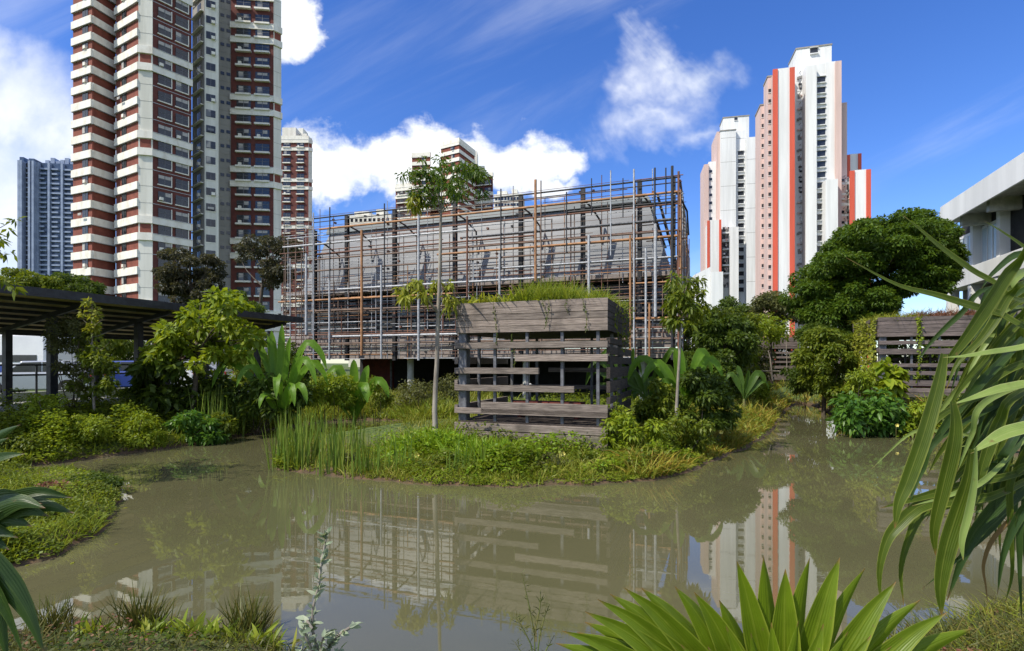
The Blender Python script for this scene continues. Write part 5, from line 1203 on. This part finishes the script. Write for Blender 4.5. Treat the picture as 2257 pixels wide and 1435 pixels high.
# floating leaves and debris on the water
X, Y, z, d, px = (lambda px, iy: (lambda Y: ((px-CX)/FPX*Y, Y, 0, sdist((px-CX)/FPX*Y, Y), px))(1/iy))(rng.uniform(0, 2257, 5000), rng.uniform(1/24, 1/4.5, 5000))
k = (d < -.03) & (d > -.55) & (rng.random(len(d)) < .14) & (Y > 6); X, Y = X[k], Y[k]; m_ = len(X)
V, F = leaves(np.stack([X, Y, np.full(m_, .006)], -1), np.stack([rng.normal(size=m_), rng.normal(size=m_), np.zeros(m_)], -1), np.tile([[0, 0, 1.]], (m_, 1)), .05+.05*rng.random(m_), .02+.03*rng.random(m_), 0.0)
tag(npmesh('floating_leaves', V, F, 'leaf_yellow'), kind='stuff')

# ================================================================== PLANTS ON THE PAVILIONS
def topplants(fr, ztop, specs, grp):
    for name, lab, cat, x0, x1, n, L, W, mat, lean, droop in specs:
        cxl = (x0+x1)/2; wx_, wy_ = fr.w(cxl, 0); o = empty(name, (wx_, wy_, ztop-.06), -fr.d, lab, cat, grp)
        pos = np.stack([rng.uniform(x0-cxl, x1-cxl, n), rng.uniform(.08, Dp-.2, n)**1.0, np.zeros(n)], -1)
        d = np.stack([rng.normal(0, lean, n), rng.normal(-.1, lean, n), np.ones(n)], -1); Ls = L*(.5+.6*rng.random(n))
        V, F = blades(pos, d, Ls, W*(.7+.6*rng.random(n)), droop*(.3+rng.random(n)), 4); npmesh('blades', V, F, mat, o)
TG = 'plants growing on top of the pavilions'
topplants(pf, 3.81, [
 ('bird_nest_fern', 'yellow green ferns along the left half of the nearest pavilion top', 'fern', -3.8, -2.0, 620, .58, .07, 'leaf_yellow', .5, .45),
 ('bird_nest_fern', 'bright green ferns at the middle of the nearest pavilion top', 'fern', -2.7, -1.3, 460, .55, .06, 'leaf_bright', .55, .45),
 ('grass_tuft', 'tall dense green grass tuft on top of the nearest pavilion', 'grass tuft', -2.3, -.9, 3200, .85, .014, 'grass_green', .3, .35),
 ('grass_tuft', 'short weedy tuft at the right end of the nearest pavilion top', 'grass tuft', -1.3, -.05, 1500, .55, .016, 'grass_green', .4, .5)], TG)
topplants(pf2, 4.0, [
 ('grass_tuft', 'pale yellow green grass tuft on the left of the right pavilion top', 'grass tuft', -3.85, -2.3, 1100, .55, .018, 'leaf_yellow', .5, .7),
 ('grass_tuft', 'reddish brown grass along the right pavilion top', 'grass tuft', -2.6, -.05, 2600, .62, .016, 'leaf_red', .35, .5)], TG)
topplants(pf3, 4.1, [('grass_tuft', 'dry brown grass on the farthest pavilion top', 'grass tuft', -3.8, -.1, 500, .7, .03, 'leaf_red', .4, .5)], TG)
def vine(fr, lab, runs, lm, L, per, sag=0):
    """runs: list of (x,y,ztop,zbottom,width) hanging curtains of small leaves in the pavilion's frame"""
    o = empty('creeper', (fr.ox, fr.oy, fr.oz), -fr.d, lab, 'creeper', 'creepers hanging from the pavilion planters'); m = MB(); P_ = []; U = []
    for x, y, z1, z0, w_ in runs:
        ns = max(1, int(w_/.07))
        for s in range(ns):
            xx = x+random.uniform(-.5, .5)*w_; zb_ = z0+(z1-z0)*random.uniform(0, .5)*(ns > 1); pts = []; k = 7; ph = random.uniform(0, 6)
            for i in range(k+1): t = i/k; pts.append((xx+.05*math.sin(ph+t*4), y+.02*math.cos(ph+t*3), (z1+(zb_-z1)*t)-fr.oz))
            m.tube(pts, .006, 4); nn = int(per*(z1-zb_))
            for i in range(nn): t = random.random(); q = pts[int(t*k)]; q2 = pts[min(k, int(t*k)+1)]; f = t*k-int(t*k); P_.append([q[j]*(1-f)+q2[j]*f+random.uniform(-.03, .03) for j in range(3)])
    m.build('stem', 'stem_green', o); P_ = np.array(P_); n = len(P_); d = rng.normal(size=(n, 3)); d[:, 2] -= .8
    up = rng.normal(size=(n, 3))*.5; up[:, 1] -= 1; Ls = L*(.6+.7*rng.random(n)); V, F = leaves(P_, d, up, Ls, Ls*.7, .2, True); npmesh('foliage', V, F, lm, o)
vine(pf, 'thin sparse creepers trailing down the front of the nearest pavilion', [(-2.75,-.07,3.8,2.75,.05),(-1.42,-.07,3.85,2.8,.16),(-.55,-.07,3.85,3.0,.1),(-2.3,-.02,3.0,2.1,.05),(-.95,-.07,3.8,3.5,.06)], 'leaf_dark', .045, 26)
vine(pf, 'leafy creeper draping the shaded right side of the nearest pavilion', [(.09,1.1,3.85,2.9,.01),(.09,1.5,3.9,2.6,.01),(.09,1.9,3.9,3.0,.01),(.09,2.4,3.95,2.5,.01),(.09,2.9,3.9,2.9,.01),(.09,3.3,3.9,2.6,.01),(.10,.5,1.7,.5,.01),(.09,.8,3.8,3.1,.01),(.09,2.1,3.9,3.2,.01)], 'leaf_mid', .06, 22)
vine(pf2, 'thick yellow green creeper curtain on the left corner of the right pavilion', [(-Wp-.1,.6,4.0,1.2,.25),(-Wp-.1,1.1,4.0,1.3,.25),(-Wp-.1,1.6,4.0,1.5,.25),(-Wp-.1,2.1,4.0,1.7,.2),(-Wp-.1,.2,4.0,1.6,.2),(-Wp-.12,2.7,4.0,1.9,.2)], 'leaf_yellow', .10, 60)
vine(pf2, 'narrow creeper hanging over the planter front of the right pavilion', [(-2.72,-.08,4.0,3.1,.22),(-2.7,-.08,3.2,1.6,.05)], 'leaf_bright', .08, 46)

# ================================================================== FOREGROUND PLANTS
def Q(px, py, Y): return at(px, py, Y)
prof_long = lambda t: max(.03, min(1, .35+t*1.6)*min(1, (1-t)*2.2)**.8)
# --- large fan palm leaf along the bottom edge
def fan(name, label, hub, Yh, tips, mat, W, wb=.35, petiole=None, Yt=None, bend=.05, fw=.5, group=None):
    """hub and tips in picture measure at distances Yh, Yt"""
    H = Q(*hub, Yh); z0 = hz(H.x, H.y); root = empty(name, (H.x, H.y, z0), 0, label, 'palm', group)
    o = Vector((H.x, H.y, z0)); rib = []
    for i, t in enumerate(tips):
        T = Q(t[0], t[1], (Yt or Yh)+(t[2] if len(t) > 2 else 0)); L = (T-H).length; mid = H.lerp(T, .5)+Vector((0, 0, L*bend)); nrm = Vector((0.35*(-1 if i % 2 else 1), -1, .35))
        pr = lambda q: max(.015, (wb+(1-wb)*min(1, q/.45))*(1 if q < .58 else max(0, 1-((q-.58)/.42))**.95))
        V, F, ac, al = ribbon([H, H.lerp(mid, .5)+Vector((0, 0, L*bend*.4)), mid, mid.lerp(T, .55)+Vector((0, 0, L*bend*.5)), T], W*random.uniform(.9, 1.1), random.uniform(-.15, .15), fw*(1 if i % 2 else -1)*.8, 18, nrm, pr)
        npmesh('leaf_segment', V-np.array(o), F, mat, root, None, {'across': ac, 'along': al}, True)
    m = MB(); p = petiole or Vector((H.x+.1, H.y-.1, z0-.1)); m.tube([p-o, (p+H)/2+Vector((.02, 0, .02))-o, H-o], [.018, .014, .011], 8); m.build('petiole', 'stem_green', root)
    return root
tips = [(1225,1418),(1238,1390),(1271,1393),(1289,1348),(1289,1371,.05),(1317,1321),(1344,1309),(1375,1295),(1413,1295),(1446,1338,.06),(1487,1292),(1530,1305),(1585,1322),(1624,1236),(1683,1226),(1731,1254),(1785,1229),(1851,1229),(1907,1252),(1975,1282),(2029,1322),(2087,1350),(2146,1385),(2180,1440),(1200,1440)]
fan('fan_palm', 'big pleated fan palm leaf spreading along the bottom edge of the picture', (1725,1680), 1.62, tips, 'palm', .082, petiole=Vector((.9, 1.2, .85)), fw=.55)
tips = [(1655,1395),(1600,1380),(1560,1425),(1700,1372),(1760,1368),(1815,1375),(1870,1392),(1920,1400),(1965,1425),(1500,1420),(1455,1445)]
fan('fan_palm', 'lower inner fan palm leaf nested in front of the big one at the bottom', (1725,1700), 1.5, tips, 'palm', .062, petiole=Vector((.85, 1.1, .85)), bend=.02, fw=.6)
# --- drooping palm on the right
PL = empty('palm_tree', (3.35, 2.6, hz(3.35, 2.6)), 0, 'tall palm leaning in from the right edge with long drooping leaf blades', 'palm'); PO = Vector(PL.location)
m = MB(); m.tube([(0, 0, -.2), (.02, 0, .6), (-.03, .02, 1.5), (-.05, 0, 2.1)], [.10, .09, .085, .07], 12); m.build('trunk', 'bark_dark', PL)
hubs = {'A': (2395,600,2.35), 'B': (2400,800,2.2), 'C': (2430,960,2.3), 'D': (2380,700,2.7), 'E': (2480,1000,2.5)}
crown = PO+Vector((-.05, 0, 2.1))
def H_(k): a = hubs[k]; return Q(*a)
Bl = {'A': [], 'B': [], 'C': [], 'D': [], 'E': []}
def bl(k, pts, wpx, mat='palm_hang', Y=2.1, tw=0, fold=.3, nrm=(0, -1, .3), dy=0, root=True):
    ps = ([H_(k)] if root else [])+[Q(p[0], p[1], (p[2] if len(p) > 2 else Y)) for p in pts]
    r_ = ribbon(ps, wpx*.74*Y/FPX, tw, fold, 22, nrm, prof_long if root else None); Bl[k].append((r_, mat))
bl('A', [(2260,662),(2190,622),(2140,595),(2070,543),(2030,508),(1990,474)], 21, Y=2.0)
bl('A', [(2300,722),(2200,690),(2145,676),(2060,650),(1975,627),(1865,568)], 25, Y=1.95)
bl('A', [(2300,580),(2257,545),(2210,512),(2168,486)], 12, Y=2.1)
bl('A', [(2290,545),(2230,590),(2180,665),(2130,740),(2092,790),(2075,812)], 44, Y=1.85, nrm=(.3,-1,.2), tw=.2)
bl('A', [(2080,780,1.85),(2066,850,1.84),(2035,960,1.82),(2000,1060,1.82),(1980,1110,1.82),(1972,1165,1.82)], 42, Y=1.85, tw=.5, root=False, nrm=(-.2,-1,.1))
bl('A', [(2270,620),(2225,650),(2195,700),(2160,750),(2110,800),(2085,860)], 26, Y=1.95, tw=.6)
bl('A', [(2290,660),(2240,710),(2180,780),(2120,850),(2085,910)], 30, Y=2.0, tw=-.3)
bl('B', [(2330,745),(2257,766),(2180,778),(2125,786),(2078,788)], 26, 'palm_pale', 1.8, nrm=(0,-.6,1))
bl('B', [(2330,830),(2257,848),(2200,860),(2150,876),(2098,892)], 34, 'palm_pale', 1.8, nrm=(0,-.6,1))
bl('B', [(2340,925),(2270,942),(2215,957),(2175,978),(2138,1000)], 46, 'palm_pale', 1.75, nrm=(0,-.6,1))
bl('B', [(2098,884,1.8),(2104,935,1.8),(2098,990,1.8),(2078,1075,1.8),(2058,1165,1.8),(2062,1225,1.8)], 38, root=False, tw=.4)
bl('B', [(2141,990,1.75),(2132,1060,1.75),(2108,1135,1.75),(2085,1210,1.75),(2072,1290,1.75),(2075,1358,1.75)], 46, root=False, tw=.5)
bl('B', [(2150,985,1.72),(2146,1060,1.72),(2134,1130,1.72),(2120,1190,1.72),(2123,1235,1.72)], 18, 'palm_pale', root=False, tw=1.0)
bl('B', [(2240,870),(2200,930),(2170,1010),(2150,1090),(2135,1150)], 36, 'palm_hang', 2.0, tw=.2)
bl('C', [(2250,1040),(2150,1062),(2056,1088),(1995,1105),(1940,1120)], 26, 'palm_hang', 2.1)
bl('C', [(2220,1080),(2120,1102),(2034,1112),(1976,1160),(1952,1198),(1938,1262),(1942,1335)], 36, 'palm_hang', 2.1, tw=.9)
bl('C', [(2200,1090),(2090,1112),(2030,1132),(2003,1185),(1985,1256),(1992,1335)], 27, 'palm_hang', 2.15, tw=.6)
bl('C', [(2240,980),(2140,960),(2040,948),(2000,960),(1960,995),(1920,1035)], 10, 'palm_pale', 2.2)
bl('C', [(2330,1010),(2257,1065),(2167,1148),(2122,1225),(2087,1325)], 50, 'palm_deep', 2.2)
bl('C', [(2350,1030),(2250,1090),(2190,1160),(2130,1215),(2090,1250),(2030,1300)], 16, 'palm_deep', 2.2)
bl('C', [(2340,1080),(2270,1110),(2193,1180),(2167,1242),(2172,1290),(2178,1340)], 14, 'palm_dry', 2.1)
bl('C', [(2330,1050),(2250,1130),(2211,1220),(2198,1312)], 30, 'palm_deep', 2.0)
bl('C', [(2320,1060),(2252,1130),(2246,1240),(2252,1370)], 26, 'palm_deep', 2.0)
bl('C', [(2300,1010),(2230,1050),(2225,1150),(2230,1260),(2215,1330)], 22, 'palm_hang', 2.1)
for i in range(34):
    a = random.uniform(0, 1); x1, y1 = 2110+random.uniform(-30, 110), 880+random.uniform(-20, 260)
    bl('D', [(2330-random.uniform(0,30), 680+110*a), (2260, 720+130*a), (2200, 780+130*a), ((2200+x1)/2, (800+130*a+y1)/2+10), (x1, y1)], random.uniform(20, 36), 'palm_deep', random.uniform(2.3, 2.8), tw=random.uniform(-.6, .6))
for i in range(9):
    y = 930+i*24+random.uniform(-6, 6); bl('E', [(2350, y+20), (2257, y+random.uniform(-8, 8)), (2160, y+random.uniform(-5, 10)), (2050+random.uniform(0, 90), y+random.uniform(0, 25))], random.uniform(10, 22), random.choice(['palm_deep', 'palm_hang', 'palm_pale']), random.uniform(2.3, 2.7), nrm=(0, -.5, 1))
for i in range(10):
    x = 2120+i*16+random.uniform(-8, 8); y = 1000+random.uniform(-60, 60); bl('D', [(x+60, y-160), (x+20, y-60), (x, y+20), (x-8, y+110), (x-5, y+random.uniform(150, 260))], random.uniform(16, 30), random.choice(['palm_deep', 'palm_hang', 'palm_deep']), random.uniform(2.2, 2.6), tw=random.uniform(-.8, .8))
bl('D', [(2330,600),(2250,560),(2190,600),(2160,640)], 20, 'palm_deep', 2.5)
for x0, y0, x1, y1, x2, y2, w_, mt, Y_ in ((2257,700,2170,800,2110,900,20,'palm_hang',2.0),(2260,800,2160,860,2085,960,22,'palm_hang',2.1),(2257,880,2170,960,2120,1060,24,'palm_deep',2.1),(2230,900,2170,1010,2150,1130,30,'palm_hang',2.15),
        (2250,960,2200,1050,2185,1160,26,'palm_deep',2.2),(2257,1000,2225,1110,2235,1240,26,'palm_hang',2.2),(2180,880,2140,960,2110,1040,20,'palm_pale',2.0),(2210,640,2160,700,2140,760,18,'palm_hang',2.0),(2257,600,2200,680,2130,800,24,'palm_pale',2.05),
        (2100,900,2040,980,2008,1060,18,'palm_hang',2.0),(2090,950,2030,1040,2000,1120,20,'palm_deep',2.1),(2150,1010,2080,1080,2040,1150,20,'palm_hang',2.1),(2200,1030,2110,1085,2010,1115,16,'palm_pale',2.0)):
    bl('B' if y0 > 750 else 'A', [(x0, y0), (x1, y1), (x2, y2)], w_, mt, Y_, tw=random.uniform(-.5, .5))
for i in range(30):
    x0 = random.uniform(2190, 2290); y0 = random.uniform(620, 960); dx = random.uniform(-190, -60); x2 = x0+dx; y2 = y0+random.uniform(160, 330)
    bl(random.choice('ABD'), [(x0, y0), (x0+dx*.45, y0+(y2-y0)*.35), (x0+dx*.8, y0+(y2-y0)*.7), (x2, y2)], random.uniform(14, 30), random.choice(['palm_hang', 'palm_deep', 'palm_hang', 'palm_deep', 'palm_deep', 'palm_pale']), random.uniform(2.0, 2.7), tw=random.uniform(-.9, .9))
for k in Bl:
    h = H_(k)-PO; m = MB(); c0 = crown-PO; m.tube([c0, c0.lerp(h, .5)+Vector((0, 0, .12)), h], [.022, .016, .012], 7); st = m.build('frond_stalk', 'stem_green', PL)
    for r_, mat in Bl[k]:
        npmesh('leaf_blade', r_[0]-np.array(PO), r_[1], mat, PL, None, {'across': r_[2], 'along': r_[3]}, True)
# --- fan leaf entering from the left edge
fan('fan_palm', 'dark ribbed fan palm leaf reaching in from the left edge above the near left bank', (-170,1215), 2.25, [(108,1138),(93,1110),(164,1131,.05),(160,1097,.1),(70,1160),(40,1185),(20,1212),(60,1095),(0,1232),(-20,1075),(100,1120,-.05)], 'palm_deep', .10, petiole=Vector((-2.6, 1.9, .9)), bend=.12)
fan('fan_palm', 'small dark palm leaf tip at the left edge on the left bank level', (-150,1080), 2.2, [(45,936),(55,1000),(20,965),(-10,1040)], 'palm_deep', .06, petiole=Vector((-2.5, 1.9, .9)), bend=.05)
r = fan('fan_palm', 'big dark drooping palm blades in the lower left corner', (-90,1180), 1.9, [(100,1445),(55,1450),(20,1470),(-30,1480)], 'palm_deep', .075, petiole=Vector((-2.2, 1.7, .9)), bend=.12)
# --- silvery sage like plant
Y = 2.35; b = Q(712,1470,Y); z0 = hz(b.x, b.y); o = empty('silver_shrub', (b.x, b.y, z0), 0, 'upright silvery grey green shrub at the bottom edge left of centre', 'shrub'); O = Vector((b.x, b.y, z0))
stems = [[(712,1500),(700,1435),(688,1385),(690,1340),(703,1290),(708,1240),(716,1205),(720,1172)], [(712,1500),(722,1430),(745,1400),(768,1385),(780,1378)], [(710,1500),(690,1440),(675,1405),(668,1385)], [(714,1500),(735,1450),(752,1430)], [(712,1500),(705,1440),(712,1405),(722,1395)], [(710,1500),(672,1455),(665,1425)], [(688,1385),(678,1370),(672,1358)]]
m = MB(); P_ = []; D_ = []
for s in stems:
    pts = [Q(a, c_, Y+random.uniform(-.05, .05))-O for a, c_ in s]; m.tube(pts, [.006]*(len(pts)-1)+[.003], 6)
    for i in range(len(pts)-1):
        Ls = (pts[i+1]-pts[i]).length
        for q in range(max(3, int(Ls/.0055))):
            t = random.random(); P_.append(tuple(pts[i].lerp(pts[i+1], t))); dv = (pts[i+1]-pts[i]).normalized()*.9; D_.append((dv.x+random.gauss(0, .8), dv.y+random.gauss(0, .8), dv.z+random.gauss(0, .35)))
m.build('stem', 'bark', o); P_ = np.array(P_); D_ = np.array(D_); n = len(P_); Ls = .042*(.6+.7*rng.random(n))
V, F = leaves(P_, D_, rng.normal(size=(n, 3))+np.array([0, -.4, 1]), Ls, Ls*.42, .1, True); npmesh('foliage', V, F, 'leaf_silver', o)
o2 = empty('small_stone', (0, 0, 0)); bpy.data.objects.remove(o2)
# --- thin dry sprig
Y = 3.1; b = Q(1180,1470,Y); z0 = hz(b.x, b.y); o = empty('dry_sprig', (b.x, b.y, z0), 0, 'thin wispy greenish sprig rising from the bottom edge near the centre', 'plant'); O = Vector((b.x, b.y, z0)); m = MB(); P_ = []; D_ = []
for s in ([(1180,1480),(1178,1400),(1165,1330),(1150,1262)], [(1180,1480),(1170,1420),(1150,1380),(1135,1360)], [(1180,1480),(1190,1400),(1200,1360),(1212,1330)], [(1178,1400),(1190,1340),(1192,1300)], [(1185,1480),(1205,1430),(1222,1400)], [(1175,1480),(1150,1440),(1135,1415)]):
    pts = [Q(a, c_, Y)-O for a, c_ in s]; m.tube(pts, [.004]*(len(pts)-1)+[.0015], 5)
    for i in range(len(pts)-1):
        for q in range(9): P_.append(tuple(pts[i].lerp(pts[i+1], random.random()))); D_.append((random.gauss(0, 1), random.gauss(0, .5), abs(random.gauss(.5, .5))))
m.build('stem', 'stem_green', o); n = len(P_); V, F = leaves(np.array(P_), np.array(D_), rng.normal(size=(n, 3)), .05*(.5+rng.random(n)), np.full(n, .006), .1); npmesh('foliage', V, F, 'leaf_olive', o)
